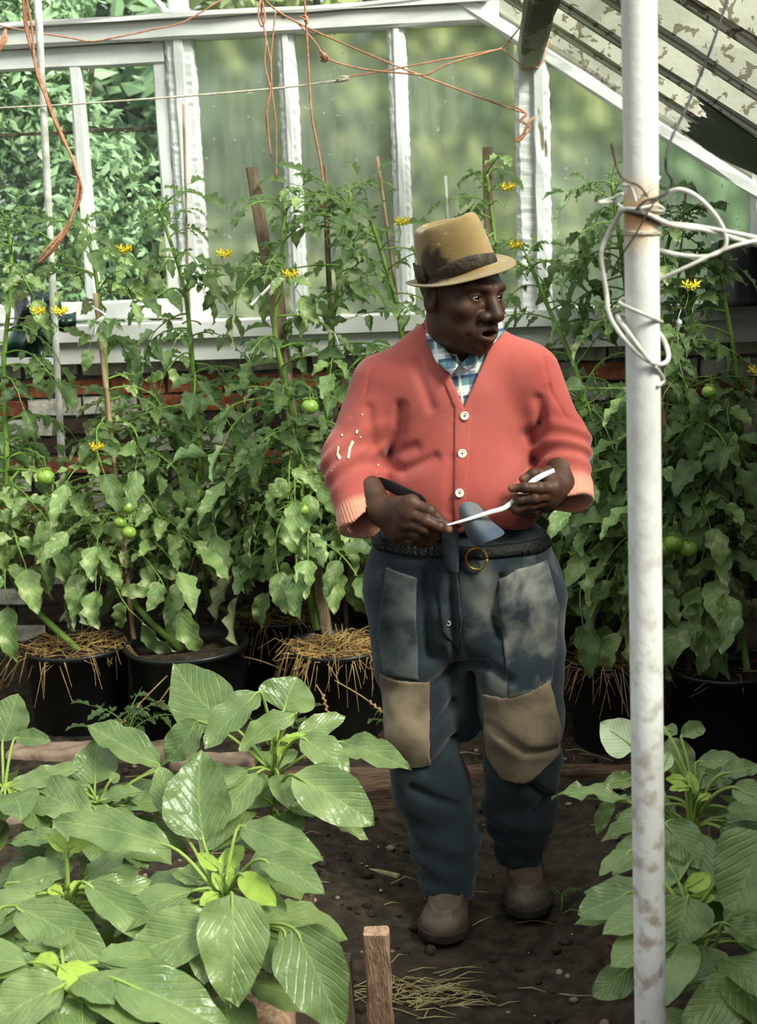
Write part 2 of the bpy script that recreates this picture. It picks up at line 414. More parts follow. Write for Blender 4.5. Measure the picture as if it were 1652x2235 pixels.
# window 1
for x in (-1.985, -2.42, -2.86):
    bar('glazing_bar', w1, (x, GY-.02, 1.34), (x, GY-.02, 2.38), .06, .06)
bar('glazing_bar', w1, (-1.555, GY-.02, 1.40), (-1.550, GY-.02, 2.31), .046, .05)
bar('stile', w1, (-1.235, GY-.015, 1.36), (-1.232, GY-.015, 2.38), .052, .045)
bar('rail', w1, (-3.3, GY-.02, 1.395), (-1.21, GY-.02, 1.395), .07, .05)
bar('rail', w1, (-3.3, GY-.02, 2.335), (-1.21, GY-.02, 2.325), .075, .05, up=(0, -1, 0))
for x0, x1 in ((-1.955, -1.578), (-1.532, -1.262), (-2.39, -2.015)):
    pane(w1, rect(x0, x1, 1.43, 2.075), 'clear_glass'); pane(w1, rect(x0, x1, 2.055, 2.30), 'clear_glass', GY+.006)
    MB().beam((x0, GY+.004, 2.066), (x1, GY+.004, 2.062), .012, .004, (0, -1, 0), .001, 8).build('moss_seam', 'wood', w1, smooth=False)
# window 2
for x, wd in ((-1.152, .105), (-.757, .064), (-.352, .066)):
    bar('mullion', w2, (x, GY-.02, 1.345), (x, GY-.02, 2.40), wd, .07, jag=.0013, seg=70)
    bar('mullion_bead', w2, (x, GY-.058, 1.345), (x, GY-.058, 2.39), wd*.34, .016, jag=.001, seg=12)
bar('post', w2, (.132, GY-.03, 1.345), (.132, GY-.03, 2.26), .125, .10, 'paint', jag=.0016, seg=60)
bar('post_bead', w2, (.155, GY-.088, 1.345), (.155, GY-.088, 2.2), .034, .02, 'paint', jag=.0015, seg=14)
for x0, x1 in ((-1.10, -.79), (-.725, -.386), (-.319, .072)):
    pane(w2, rect(x0, x1, 1.35, 2.40), 'dirty_glass')
bar('cross_beam', w2, (-4.0, GY-.03, 2.402), (.02, GY-.03, 2.405), .072, .10, 'paint', jag=.0015, seg=24)
bar('cross_beam_lip', w2, (-4.0, GY-.06, 2.445), (-.02, GY-.06, 2.448), .02, .08, 'paint_sill', jag=.002, seg=24)
# window 3
pane(w3, [(.195, 1.35), (.92, 1.35), (.92, 1.80), (.195, 2.29)], 'dirty_glass')
bar('corner_post', w3, (.965, GY-.03, 1.345), (.965, GY-.03, 1.80), .09, .10, 'paint', jag=.003, seg=8)
# window 4
pane(w4, [(-1.10, 2.44), (-.02, 2.44), (-1.10, 3.17)], 'clear_glass')
pane(w4, [(-2.9, 2.44), (-1.20, 2.44), (-1.20, 3.2), (-2.9, 3.2)], 'clear_glass')
bar('mullion', w4, (-1.15, GY-.02, 2.45), (-1.15, GY-.02, 3.2), .07, .06)
MB().beam((-1.16, GY-.05, 2.43), (-1.55, GY-.35, 2.95), .02, .02).build('iron_brace', 'paint', w4, smooth=False)
for r_ in (w1, w2, w3, w4): place_children(r_)

# glazed roof, right hand slope
RZ, RS = 2.413, .678
nr = np.array([RS, 0, 1.])/math.hypot(RS, 1)
def rf(x, y, off=0.): return np.array([x, y, RZ-RS*x])+nr*off
ceil = struct(empty('ceiling', (1.0, 5.4, 1.735))); ceil['label'] = 'sloping glazed roof with flaking white rafters'
RY = [5.385-.54*k for k in range(13)]
for k, y in enumerate(RY):
    MB().beam(rf(-1.95, y, .045), rf(1.06, y, .045), .055, .09, nr, .002, 26).build('rafter', 'paint_old', ceil, smooth=False)
    MB().beam(rf(-1.95, y, -.006), rf(1.06, y, -.006), .024, .016, nr, .001, 20).build('rafter_bead', 'paint_old', ceil, smooth=False)
for k in range(len(RY)-1):
    y0, y1 = RY[k+1]+.012, RY[k]-.012
    for xa, xb, of in ((-1.95, -.72, .098), (-.76, .30, .092), (.26, 1.08, .086)):
        if k in (1,) and xa > .2: xb = .64
        c = [rf(xa, y0, of), rf(xb, y0, of), rf(xb, y1, of), rf(xa, y1, of)]
        V = c+[p+nr*.004 for p in c]
        MB().add(V, [(0, 3, 2, 1), (4, 5, 6, 7), (0, 1, 5, 4), (1, 2, 6, 5), (2, 3, 7, 6), (3, 0, 4, 7)]).build('roof_pane', 'roof_glass', ceil, smooth=False)
# left hand slope, mirrored about the ridge
nl = np.array([-nr[0], 0, nr[2]])
def rl(x, y, off=0.): return np.array([x, y, RZ+RS*1.95-RS*(-1.95-x)])+nl*off
for y in RY:
    MB().beam(rl(-1.95, y, .045), rl(-5.0, y, .045), .055, .09, nl, .002, 8).build('rafter', 'paint_old', ceil, smooth=False)
for k in range(len(RY)-1):
    y0, y1 = RY[k+1]+.012, RY[k]-.012
    for xa, xb, of in ((-1.95, -3.5, .098), (-3.45, -5.05, .092)):
        c = [rl(xb, y0, of), rl(xa, y0, of), rl(xa, y1, of), rl(xb, y1, of)]; V = c+[p+nl*.004 for p in c]
        MB().add(V, [(0, 3, 2, 1), (4, 5, 6, 7), (0, 1, 5, 4), (1, 2, 6, 5), (2, 3, 7, 6), (3, 0, 4, 7)]).build('roof_pane', 'roof_glass', ceil, smooth=False)
MB().beam((-1.95, -1.6, 3.76), (-1.95, 5.4, 3.76), .05, .16, (0, 0, 1), .002, 10).build('ridge_board', 'paint_old', ceil, smooth=False)
MB().beam((.124, -1.6, 2.252), (.124, 5.36, 2.252), .076, .105, (0, 0, 1), .0015, 30, .12).build('purlin', 'purlin', ceil, smooth=False)
MB().beam((1.02, -1.6, 1.70), (1.02, 5.4, 1.70), .09, .07, (0, 0, 1), .002, 20).build('eaves_plate', 'paint_old', ceil, smooth=False)
MB().beam(rf(-1.2, 5.36, -.035), rf(.98, 5.36, -.035), .05, .045, nr, .002, 24).build('gable_board', 'paint', ceil, smooth=False)
place_children(ceil)
# black polythene where panes are missing, ragged edge
def sheet(fn, nu, nv, name, mat, th=.002, parent=None):
    V = []; F = []
    for j in range(nv+1):
        for i in range(nu+1): V.append(fn(i/nu, j/nv))
    V = np.array(V); n = len(V)
    for j in range(nv):
        for i in range(nu): F.append((j*(nu+1)+i, j*(nu+1)+i+1, (j+1)*(nu+1)+i+1, (j+1)*(nu+1)+i))
    o = MB().add(V, F).build(name, mat, parent)
    s = o.modifiers.new('thick', 'SOLIDIFY'); s.thickness = th; s.offset = 0
    return o
rag = rng.normal(0, .018, 40)
def bs(u, v):
    y = 4.15+.95*v
    x0 = .60+.07*v+rag[int(v*24)]*.7*(1-u)**5
    x = x0+(.97-x0)*u
    return rf(x, y, -.03-.02*math.sin(u*5+v*7)*u)
o = sheet(bs, 10, 24, 'black_sheet', 'black_sheet'); tagset(o, 'torn black plastic sheet fixed under the roof bars at the eaves', 'plastic sheet')

# ---------------------------------------------------------------- garden outside
g = MB().box((-60, -60, -.2), (60, 60, -.12)).build('garden_ground', 'lawn', smooth=False); struct(g); g['label'] = 'grass of the garden outside the glass'
def leafcloud(name, parent, centers, radii, n, size, mat, seed, off):
    r = np.random.default_rng(seed); centers = np.array(centers, float); radii = np.array(radii, float)
    k = r.integers(0, len(centers), n); d = r.normal(size=(n, 3)); d /= np.linalg.norm(d, axis=1)[:, None]
    p = centers[k]+d*radii[k]*(r.random((n, 1))**.35)
    p[:, 2] = np.maximum(p[:, 2], .02)
    nn = d*.6+r.normal(size=(n, 3))*.5+np.array([0, -.2, .5]); nn /= np.linalg.norm(nn, axis=1)[:, None]
    a = np.cross(nn, r.normal(size=(n, 3))); a /= np.linalg.norm(a, axis=1)[:, None]; b = np.cross(nn, a)
    s = (size*(.6+.8*r.random((n, 1))))
    V = np.stack([p-a*s, p+b*s*.45-nn*s*.12, p+a*s, p-b*s*.45-nn*s*.12], 1).reshape(-1, 3)-np.array(off)
    F = np.arange(4*n).reshape(n, 4)
    me = bpy.data.meshes.new(name); me.from_pydata(V.tolist(), [], F.tolist())
    ul = me.uv_layers.new(name='UVMap'); ul.data.foreach_set('uv', np.tile(np.array([[.5, 0], [1, .5], [.5, 1], [0, .5]], np.float32), (n, 1)).ravel())
    o = link(name, me, mat, parent, smooth=False); o['kind'] = 'stuff'; return o
def shrub(name, label, x, y, h, rad, n, size, mat, seed, cat='shrub'):
    root = tagset(empty(name, (x, y, -.12)), label, cat, 'greenery in the garden outside')
    r = np.random.default_rng(seed+50); cs = []; rs = []
    for i in range(9):
        cs.append((x+r.uniform(-.6, .6)*rad, y+r.uniform(-.35, .35)*rad, h*(.15+.75*(i+.5)/9)+r.uniform(-.1, .1))); q = rad*r.uniform(.5, .75); rs.append((q, q*.7, h*.17))
    leafcloud('foliage', root, cs, rs, n, size, mat, seed, (x, y, -.12))
    m = MB()
    for i in range(5):
        a = r.uniform(0, 6.28); m.tube([(0, 0, 0), (.2*rad*math.cos(a), .2*rad*math.sin(a), h*.4), (.6*rad*math.cos(a), .4*rad*math.sin(a), h*.85)], [.05, .035, .012], 6, 4)
    m.build('trunk', 'bark', root); return root
shrub('garden_shrub', 'bright leafy shrub close outside the clear left panes', -2.35, 6.75, 3.1, .95, 18000, .032, 'hedge', 1)
shrub('garden_shrub', 'tall dark shrub further left outside the glass', -3.9, 7.6, 3.4, 1.3, 7000, .05, 'hedge', 2)
shrub('garden_tree', 'olive tinted tree seen blurred through middle misted panes', -.75, 8.9, 4.8, 1.35, 7000, .09, 'hedge_olive', 3, 'tree')
shrub('garden_tree', 'green tree seen blurred behind the man and post', .55, 9.6, 5.0, 1.4, 7000, .10, 'hedge', 4, 'tree')
shrub('garden_tree', 'green tree behind the pane under the gable slope', 2.2, 9.2, 4.2, 1.35, 6000, .10, 'hedge', 5, 'tree')
shrub('garden_tree', 'distant tree filling the gap behind the left shrubs', -2.6, 10.5, 5.2, 1.6, 7000, .11, 'hedge', 6, 'tree')
# ================================================================ PERSON
def sdf_mesh(f, lo, hi, h, B=4):
    lo = np.array(lo, np.float32); hi = np.array(hi, np.float32)
    nb = np.ceil((hi-lo)/(h*B)).astype(int)+1
    n = nb*B
    cx = [lo[i]+(np.arange(nb[i])*B+(B-1)/2)*h for i in range(3)]
    G = np.stack(np.meshgrid(*cx, indexing='ij'), -1).reshape(-1, 3).astype(np.float32)
    dc = f(G)
    act = np.abs(dc) < B*h*1.9
    vol = np.repeat(np.repeat(np.repeat(dc.reshape(nb), B, 0), B, 1), B, 2).astype(np.float32)
    ai = np.argwhere(act.reshape(nb))
    o = np.stack(np.meshgrid(*[np.arange(B)]*3, indexing='ij'), -1).reshape(-1, 3)
    I = (ai[:, None, :]*B+o[None]).reshape(-1, 3)
    vol[I[:, 0], I[:, 1], I[:, 2]] = f(lo+I.astype(np.float32)*h)
    s = vol < 0
    ss = s[:-1, :-1, :-1].astype(np.int8)
    tot = np.zeros_like(ss)
    for a in (0, 1):
        for b in (0, 1):
            for c in (0, 1): tot += s[a:n[0]-1+a, b:n[1]-1+b, c:n[2]-1+c]
    cells = np.argwhere((tot > 0) & (tot < 8))
    cid = -np.ones(tot.shape, np.int64); cid[cells[:, 0], cells[:, 1], cells[:, 2]] = np.arange(len(cells))
    acc = np.zeros((len(cells), 3)); cnt = np.zeros(len(cells))
    cor = [(0,0,0),(1,0,0),(0,1,0),(1,1,0),(0,0,1),(1,0,1),(0,1,1),(1,1,1)]
    val = [vol[cells[:, 0]+c[0], cells[:, 1]+c[1], cells[:, 2]+c[2]] for c in cor]
    for a, b in ((0,1),(2,3),(4,5),(6,7),(0,2),(1,3),(4,6),(5,7),(0,4),(1,5),(2,6),(3,7)):
        m = (val[a] < 0) != (val[b] < 0)
        t = np.where(m, val[a]/(val[a]-val[b]+1e-20), 0)
        p = np.array(cor[a])+(np.array(cor[b])-np.array(cor[a]))*t[:, None]
        acc += np.where(m[:, None], p, 0); cnt += m
    V = lo+(cells+acc/np.maximum(cnt, 1)[:, None])*h
    F = []
    for ax in range(3):
        b, c = [(1, 2), (2, 0), (0, 1)][ax]
        sl0 = [slice(None)]*3; sl1 = [slice(None)]*3; sl0[ax] = slice(0, -1); sl1[ax] = slice(1, None)
        e0 = s[tuple(sl0)]; e1 = s[tuple(sl1)]
        E_ = np.argwhere(e0 != e1)
        E_ = E_[(E_[:, b] > 0) & (E_[:, c] > 0) & (E_[:, b] < n[b]-1) & (E_[:, c] < n[c]-1)]
        fl = e0[E_[:, 0], E_[:, 1], E_[:, 2]]
        q = []
        for db, dcx in ((1, 1), (0, 1), (0, 0), (1, 0)):
            k = E_.copy(); k[:, b] -= db; k[:, c] -= dcx; q.append(cid[k[:, 0], k[:, 1], k[:, 2]])
        Q = np.stack(q, 1); ok = (Q >= 0).all(1); Q = Q[ok]; fl = fl[ok]
        Q[~fl] = Q[~fl][:, ::-1]; F.append(Q)
    return V, np.concatenate(F)
def np_obj(name, V, F, mats, parent, smooth=True):
    me = bpy.data.meshes.new(name)
    me.vertices.add(len(V)); me.vertices.foreach_set('co', np.asarray(V, np.float32).ravel())
    me.loops.add(F.size); me.loops.foreach_set('vertex_index', F.astype(np.int32).ravel())
    me.polygons.add(len(F)); me.polygons.foreach_set('loop_start', np.arange(0, F.size, 4, dtype=np.int32))
    me.update(calc_edges=True); me.validate()
    return link(name, me, mats, parent, smooth)
def ell(P, c, r):
    r = np.array(r, np.float32); q = (P-np.array(c, np.float32))
    k0 = np.sqrt(((q/r)**2).sum(1)); k1 = np.sqrt(((q/(r*r))**2).sum(1))
    return k0*(k0-1)/(k1+1e-9)
def sph(P, c, r): return np.sqrt(((P-np.array(c, np.float32))**2).sum(1))-r
def rc(P, a, b, r1, r2):
    a = np.array(a, np.float32); b = np.array(b, np.float32); d = b-a
    t = np.clip(((P-a)@d)/(d@d+1e-9), 0, 1)
    return np.sqrt(((P-a-t[:, None]*d)**2).sum(1))-(r1+(r2-r1)*t)
def chain(P, pts, rs, k=.01):
    D = None
    for i in range(len(pts)-1):
        d = rc(P, pts[i], pts[i+1], rs[i], rs[i+1]); D = d if D is None else smin(D, d, k)
    return D
def bx(P, c, hs, r=0.):
    q = np.abs(P-np.array(c, np.float32))-np.array(hs, np.float32)+r
    return np.sqrt((np.maximum(q, 0)**2).sum(1))+np.minimum(q.max(1), 0)-r
def smin(a, b, k):
    h = np.clip(.5+.5*(b-a)/k, 0, 1); return b+(a-b)*h-k*h*(1-h)
def smax(a, b, k): return -smin(-a, -b, k)
def sn(P, s, seed):
    r = np.random.default_rng(seed); o = 0
    for i in range(5):
        d = r.normal(size=3); d /= np.linalg.norm(d); d2 = r.normal(size=3); d2 /= np.linalg.norm(d2)
        o = o+np.sin(P@(d*s*r.uniform(.7, 1.4)).astype(np.float32)+r.uniform(0, 6)+1.2*np.sin(P@(d2*s*.6).astype(np.float32)+r.uniform(0, 6)))
    return o/5.

ROOT = np.array([-.112, 3.35, 0.])
def L(x, y, dy=0.): return at(x, y, ROOT[1]+dy)-ROOT
def poly2(pts, dy=-.13): return [tuple(L(x, y, dy)[[0, 2]]) for x, y in pts]
def d2seg(P, a, b):
    p = P[:, [0, 2]]; a = np.array(a, np.float32); b = np.array(b, np.float32); d = b-a
    t = np.clip(((p-a)@d)/(d@d+1e-9), 0, 1); return np.sqrt(((p-a-t[:, None]*d)**2).sum(1))
def d2line(P, pts):
    D = None
    for a, b in zip(pts[:-1], pts[1:]):
        d = d2seg(P, a, b); D = d if D is None else np.minimum(D, d)
    return D
def d2poly(P, pts):
    p = P[:, [0, 2]]; n = len(pts); ins = np.zeros(len(P), bool)
    for i in range(n):
        (x0, y0), (x1, y1) = pts[i], pts[(i+1) % n]
        c = ((y0 > p[:, 1]) != (y1 > p[:, 1])) & (p[:, 0] < (x1-x0)*(p[:, 1]-y0)/(y1-y0+1e-12)+x0); ins ^= c
    d = d2line(P, list(pts)+[pts[0]]); return np.where(ins, -d, d)
def creases(P, d, lines, depth=.008, wid=.011, front=True):
    for ln, dp in lines:
        g = np.exp(-(d2line(P, poly2(ln))/wid)**2)*(P[:, 1] < .0)
        d = d+g*depth*dp
    return d

person = tagset(empty('person', ROOT), 'man in salmon cardigan, felt hat and patched blue work trousers, holding white strip', 'person')

# joints
SA, EA, CA, WA = L(836, 842, .01), L(766, 1005, -.035), L(804, 1142, -.14), L(832, 1114, -.155)
SB, EB, CB, WB = L(1150, 822, .01), L(1226, 968, -.03), L(1238, 1094, -.115), L(1222, 1058, -.135)
NB = np.array([0.005, .03, 1.40])

# ---- head
HS = 1.06
HC = L(1005, 638, -.055)
yaw = math.radians(45); rollh = math.radians(4); pit = math.radians(-3)
Rz = np.array([[math.cos(yaw), -math.sin(yaw), 0], [math.sin(yaw), math.cos(yaw), 0], [0, 0, 1]])
# head frame: x = his left side, y = forward. At zero yaw forward = -Y (to the camera), his left = +X
M0 = np.array([[1, 0, 0], [0, -1, 0], [0, 0, 1.]])           # head -> world at zero yaw (mirrored pair is fine, face is symmetric)
Rr = np.array([[math.cos(rollh), 0, math.sin(rollh)], [0, 1, 0], [-math.sin(rollh), 0, math.cos(rollh)]])
Rp = np.array([[1, 0, 0], [0, math.cos(pit), -math.sin(pit)], [0, math.sin(pit), math.cos(pit)]])
HM = Rr@Rz@M0@Rp
HATC = L(1004, 602, -.05); HATUP = nrm((-.235, -.10, .96))
def h2w(p): return HC+HM@(np.array(p, float)*HS)
def head_sdf(Pw):
    P = ((Pw-HC.astype(np.float32))@HM.astype(np.float32))/HS
    ax = P.copy(); ax[:, 0] = np.abs(P[:, 0])
    d = ell(P, (0, -.012, .035), (.077, .097, .095))
    d = smin(d, ell(P, (0, .028, -.03), (.067, .064, .085)), .03)
    d = smin(d, ell(P, (0, .022, -.076), (.058, .062, .046)), .03)
    d = smin(d, ell(P, (0, .070, -.104), (.026, .022, .022)), .025)
    d = smin(d, ell(ax, (.043, .060, -.026), (.026, .024, .020)), .02)
    d = smin(d, rc(ax, (.008, .092, .018), (.048, .074, .020), .012, .011), .016)
    d = smax(d, -ell(ax, (.033, .108, .000), (.020, .020, .012)), .014)
    d = smin(d, sph(ax, (.033, .0755, -.001), .0152), .005)
    d = smax(d, -ell(ax, (.033, .094, -.0015), (.0135, .014, .0042)), .003)
    d = smin(d, rc(ax, (.020, .084, -.017), (.046, .076, -.013), .0045, .004), .006)
    d = smin(d, rc(P, (0, .088, .012), (0, .115, -.036), .010, .0155), .012)
    d = smin(d, ell(ax, (.0205, .100, -.040), (.0130, .0145, .0115)), .008)
    d = smax(d, -sph(ax, (.0095, .110, -.052), .0055), .005)
    d = smin(d, ell(P, (0, .078, -.072), (.036, .024, .026)), .018)
    d = smin(d, rc(ax, (.0, .101, -.0650), (.022, .090, -.0695), .0085, .0055), .006)
    d = smin(d, rc(ax, (.0, .101, -.0885), (.019, .091, -.0840), .0100, .006), .006)
    d = smax(d, -ell(P, (0, .102, -.0765), (.0205, .026, .0065)), .004)
    d = d+.0022*np.exp(-(np.abs(rc(ax, (.022, .098, -.045), (.040, .075, -.085), 0, 0))/.004)**2)
    d = smin(d, ell(ax, (.079, -.008, -.012), (.011, .019, .033)), .008)
    d = smax(d, -ell(ax, (.092, -.002, -.010), (.010, .010, .020)), .006)
    d = smin(d, rc(Pw, h2w((0, -.018, -.06)), NB+np.array([0, -.012, -.02]), .060, .060)/HS, .03)
    d = smax(d, ((Pw-HATC.astype(np.float32))@HATUP.astype(np.float32))/HS-.012, .006)
    return d*HS
def hand_chain(P, specs, palm, k=.008):
    D = None
    for a, b, r1, r2 in palm:
        d = rc(P, a, b, r1, r2); D = d if D is None else smin(D, d, .014)
    F_ = None
    for pts, rs in specs:
        d = chain(P, pts, rs, .004)
        for p, r in zip(pts[1:-1], rs[1:-1]): d = smin(d, sph(P, p, r*1.10), .004)     # knuckles
        F_ = d if F_ is None else np.minimum(F_, d)
        D = smin(D, d, .0055)
    return D
def K(cx, cy, dy): return L(760+cx/3.059, 950+cy/3.059, dy+.025)
fA = [([K(300, 455, -.215), K(420, 452, -.262), K(545, 505, -.275), K(668, 612, -.272)], [.017, .0145, .0128, .0088]),       # thumb
      ([K(405, 520, -.262), K(520, 572, -.288), K(610, 612, -.290), K(668, 632, -.278)], [.0140, .0120, .0105, .0085]),      # index
      ([K(378, 585, -.258), K(500, 622, -.282), K(590, 662, -.268), K(575, 690, -.238)], [.0138, .0120, .0108, .0090]),
      ([K(352, 636, -.245), K(465, 672, -.268), K(556, 706, -.252), K(535, 728, -.225)], [.0130, .0112, .0100, .0085]),
      ([K(325, 672, -.228), K(420, 708, -.246), K(490, 726, -.232), K(470, 740, -.208)], [.0118, .0100, .0088, .0076])]
pA = [(WA, fA[k][0][0 if k else 1], .027, .0185) for k in range(5)]+[(fA[1][0][0], fA[3][0][0], .018, .016), (fA[1][0][0], fA[0][0][1], .016, .015)]
fB = [([K(1420, 310, -.165), K(1330, 262, -.185), K(1235, 262, -.205), K(1168, 292, -.215)], [.0175, .0150, .0130, .0100]),   # thumb
      ([K(1362, 350, -.215), K(1275, 352, -.245), K(1180, 348, -.255), K(1092, 356, -.250)], [.0145, .0125, .0112, .0090]),   # index
      ([K(1352, 398, -.212), K(1245, 418, -.245), K(1150, 430, -.245), K(1104, 405, -.225)], [.0142, .0124, .0110, .0092]),
      ([K(1340, 438, -.205), K(1225, 466, -.236), K(1125, 492, -.236), K(1048, 458, -.226)], [.0132, .0114, .0102, .0086]),
      ([K(1330, 470, -.190), K(1240, 500, -.215), K(1165, 520, -.215), K(1110, 510, -.200)], [.0118, .0102, .0090, .0078])]
pB = [(WB, fB[k][0][0 if k else 1], .027, .0185) for k in range(5)]+[(fB[1][0][0], fB[3][0][0], .018, .016), (fB[1][0][0], fB[0][0][1], .016, .015)]
def armA(P): return smin(rc(P, EA*.4+WA*.6, WA, .036, .030), hand_chain(P, fA, pA), .012)
def armB(P): return smin(rc(P, EB*.4+WB*.6, WB, .036, .030), hand_chain(P, fB, pB), .012)
def torso_core(P):
    d = ell(P, (0, .02, 1.22), (.14, .085, .19)); d = smin(d, ell(P, (.0, -.01, 1.02), (.15, .11, .17)), .06)
    d = smin(d, rc(P, SA*.9+np.array([0, 0, .11]), SB*.9+np.array([0, 0, .11]), .04, .04), .05)
    d = smin(d, rc(P, SA, EA, .040, .038), .03); d = smin(d, rc(P, SB, EB, .040, .038), .03)
    d = smin(d, ell(P, (0, 0, .82), (.17, .115, .14)), .05)
    return d
def legs_core(P):
    d = None
    for pts in (LEGR, LEGL):
        q = chain(P, [p for p, r in pts], [r*.6 for p, r in pts], .02); d = q if d is None else np.minimum(d, q)
    return d
LEGR = [(L(905, 1290, .0), .130), (L(903, 1440, -.02), .096), (L(912, 1580, -.04), .084), (L(943, 1720, -.015), .094), (L(970, 1830, -.03), .084), (L(988, 1950, -.05), .066)]
LEGR[-1] = (np.array([LEGR[-1][0][0]-.012, -.070, .080]), .074)
LEGL = [(L(1118, 1300, .0), .130), (L(1126, 1440, -.02), .112), (L(1140, 1570, -.03), .098), (L(1137, 1660, -.005), .092), (L(1132, 1765, .03), .082), (L(1130, 1880, .09), .056)]
LEGL[-1] = (np.array([LEGL[-1][0][0], .055, .085]), .060)
parts_ = []
def head_only(P):
    d = head_sdf(P); return smin(d, rc(P, NB+np.array([0, 0, .02]), NB-np.array([0, -.01, .10]), .058, .06), .03)
V1, F1 = sdf_mesh(head_only, HC+[-.14, -.15, -.29], HC+[.14, .15, .16], .0024)
V2, F2 = sdf_mesh(armA, np.minimum(WA, fA[1][0][3])-[.06, .08, .1], np.maximum(WA, fA[0][0][3])+[.06, .14, .08], .0018)
V3, F3 = sdf_mesh(armB, np.minimum(WB, fB[3][0][3])-[.05, .10, .08], np.maximum(WB, fB[0][0][3])+[.06, .14, .08], .0018)
V4, F4 = sdf_mesh(lambda P: np.minimum(torso_core(P), legs_core(P)), (-.36, -.2, .1), (.36, .2, 1.45), .012)
Vb = np.concatenate([V1, V2, V3, V4]); o1, o2, o3 = len(V1), len(V1)+len(V2), len(V1)+len(V2)+len(V3)
Fb = np.concatenate([F1, F2+o1, F3+o2, F4+o3])
def skin():
    t = NT('dark_brown_skin')
    c = t.ramp(t.noise(22, 4), [(.3, rgb(54, 33, 24)), (.7, rgb(80, 50, 36))])
    # lips and palms are lighter, stored per vertex
    at_ = t.n('ShaderNodeAttribute'); at_.attribute_name = 'pale'
    c = t.mix(at_.outputs['Fac'], c, rgb(168, 112, 92)); t.base(c)
    t.set(Roughness=.55); t.b.inputs['Specular IOR Level'].default_value = .35
    t.bump(t.noise(260, 3), .22, .0015); return t.m
MT['skin'] = skin()
body = np_obj('body', Vb, Fb, 'skin', person)
pale = np.zeros(len(Vb), np.float32)
Ph = ((V1-HC)@HM)/HS; axh = Ph.copy(); axh[:, 0] = np.abs(axh[:, 0])
lip = np.minimum(rc(axh, (.0, .103, -.0885), (.016, .094, -.0845), .0065, .003), rc(axh, (0, .106, -.0665), (.014, .097, -.069), .001, .001)+.003)
pale[:o1] = np.clip(-lip/.004, 0, 1)*.9
def pale_tips(V, specs, i0):  # paler skin colour towards the fingertips
    for pts, rs in specs:
        e = np.array(pts[-1]); d = np.sqrt(((V-e)**2).sum(1)); pale[i0:i0+len(V)] = np.maximum(pale[i0:i0+len(V)], np.clip(1.4-d/.012, 0, 1)*.55)
pale_tips(V2, fA[:2], o1); pale_tips(V3, fB, o2)
a_ = body.data.attributes.new('pale', 'FLOAT', 'POINT'); a_.data.foreach_set('value', pale)
body['label'] = 'dark skinned head, neck, forearms and hands'
# eyes
MT['eye'] = simple('eye_white', rgb(176, 160, 146), None, rough=.2, spec=.6); MT['iris'] = simple('dark_iris', rgb(20, 12, 10), None, rough=.15, spec=.7)
for sx in (-1, 1):
    m = MB(); c = h2w((sx*.033, .0755, -.001)); m.ball(c, .0136*HS, 14, 10)
    o = m.build('eye', ['eye', 'iris'], person)
    fwd = nrm(HM@np.array([.12, 1, -.12])); 
    mi = [1 if np.dot(nrm(np.array(p.center)-c), fwd) > .90 else 0 for p in o.data.polygons]; o.data.polygons.foreach_set('material_index', mi)

# ---- trousers
def trousers0(P):
    d = ell(P, L(1008, 1285, .0), (.232, .152, .20))
    d = smin(d, ell(P, L(1004, 1190, -.005), (.203, .148, .10)), .06)
    for pts in (LEGR, LEGL):
        q = chain(P, [p for p, r in pts], [r for p, r in pts], .03); d = smin(d, q, .022)
    d = smin(d, ell(P, L(1012, 1500, .02), (.062, .065, .15)), .03)
    # baggy folds
    z = P[:, 2]
    d = d+.009*sn(P, 26, 11)*np.clip((1.0-z)/.2, 0, 1)+.004*sn(P*np.array([1, 1, 1.8], np.float32), 50, 12)
    for pts in (LEGR, LEGL):       # rings of folds below the knee and at the hem
        e = np.array(pts[-1][0]); q = np.sqrt(((P-e)**2)[:, :2].sum(1))
        d = d+.004*np.sin((z+.25*P[:, 0])*95)*np.exp(-((z-e[2]-.06)/.09)**2)*(q < .16)
    cr = [([(985, 1250), (985, 1330), (1000, 1440)], 1.4), ([(930, 1250), (925, 1330), (935, 1440)], .8), ([(1090, 1260), (1070, 1330), (1090, 1390)], 1.1),
          ([(1000, 1470), (1060, 1455), (1110, 1480)], 1.2), ([(985, 1480), (945, 1500)], 1.), ([(985, 1560), (950, 1590)], .8), ([(980, 1640), (930, 1690)], .9), ([(900, 1730), (990, 1770)], .8),
          ([(1160, 1730), (1195, 1770), (1165, 1800)], 1.2), ([(1070, 1590), (1150, 1640), (1210, 1650)], .8), ([(1030, 1500), (1035, 1650)], 1.6)]
    return creases(P, d, cr, .015, .013)
def trousers(P):
    d = trousers0(P)
    d = smax(d, P[:, 2]-(.985+.05*np.clip(-P[:, 0]-.05, 0, .2)+.02*np.sin(P[:, 0]*22)), .01)
    for pts in (LEGR, LEGL):
        e = np.array(pts[-1][0]); q = np.sqrt(((P-e)**2)[:, :2].sum(1))
        d = np.where((q < .15) & (P[:, 2] < e[2]+.05), smax(d, (e[2]-.055)-P[:, 2], .008), d)
        d = smax(d, -rc(P, e+np.array([0, 0, .03]), e-np.array([0, 0, .12]), pts[-1][1]*.8, pts[-1][1]*.85), .006)
    return d
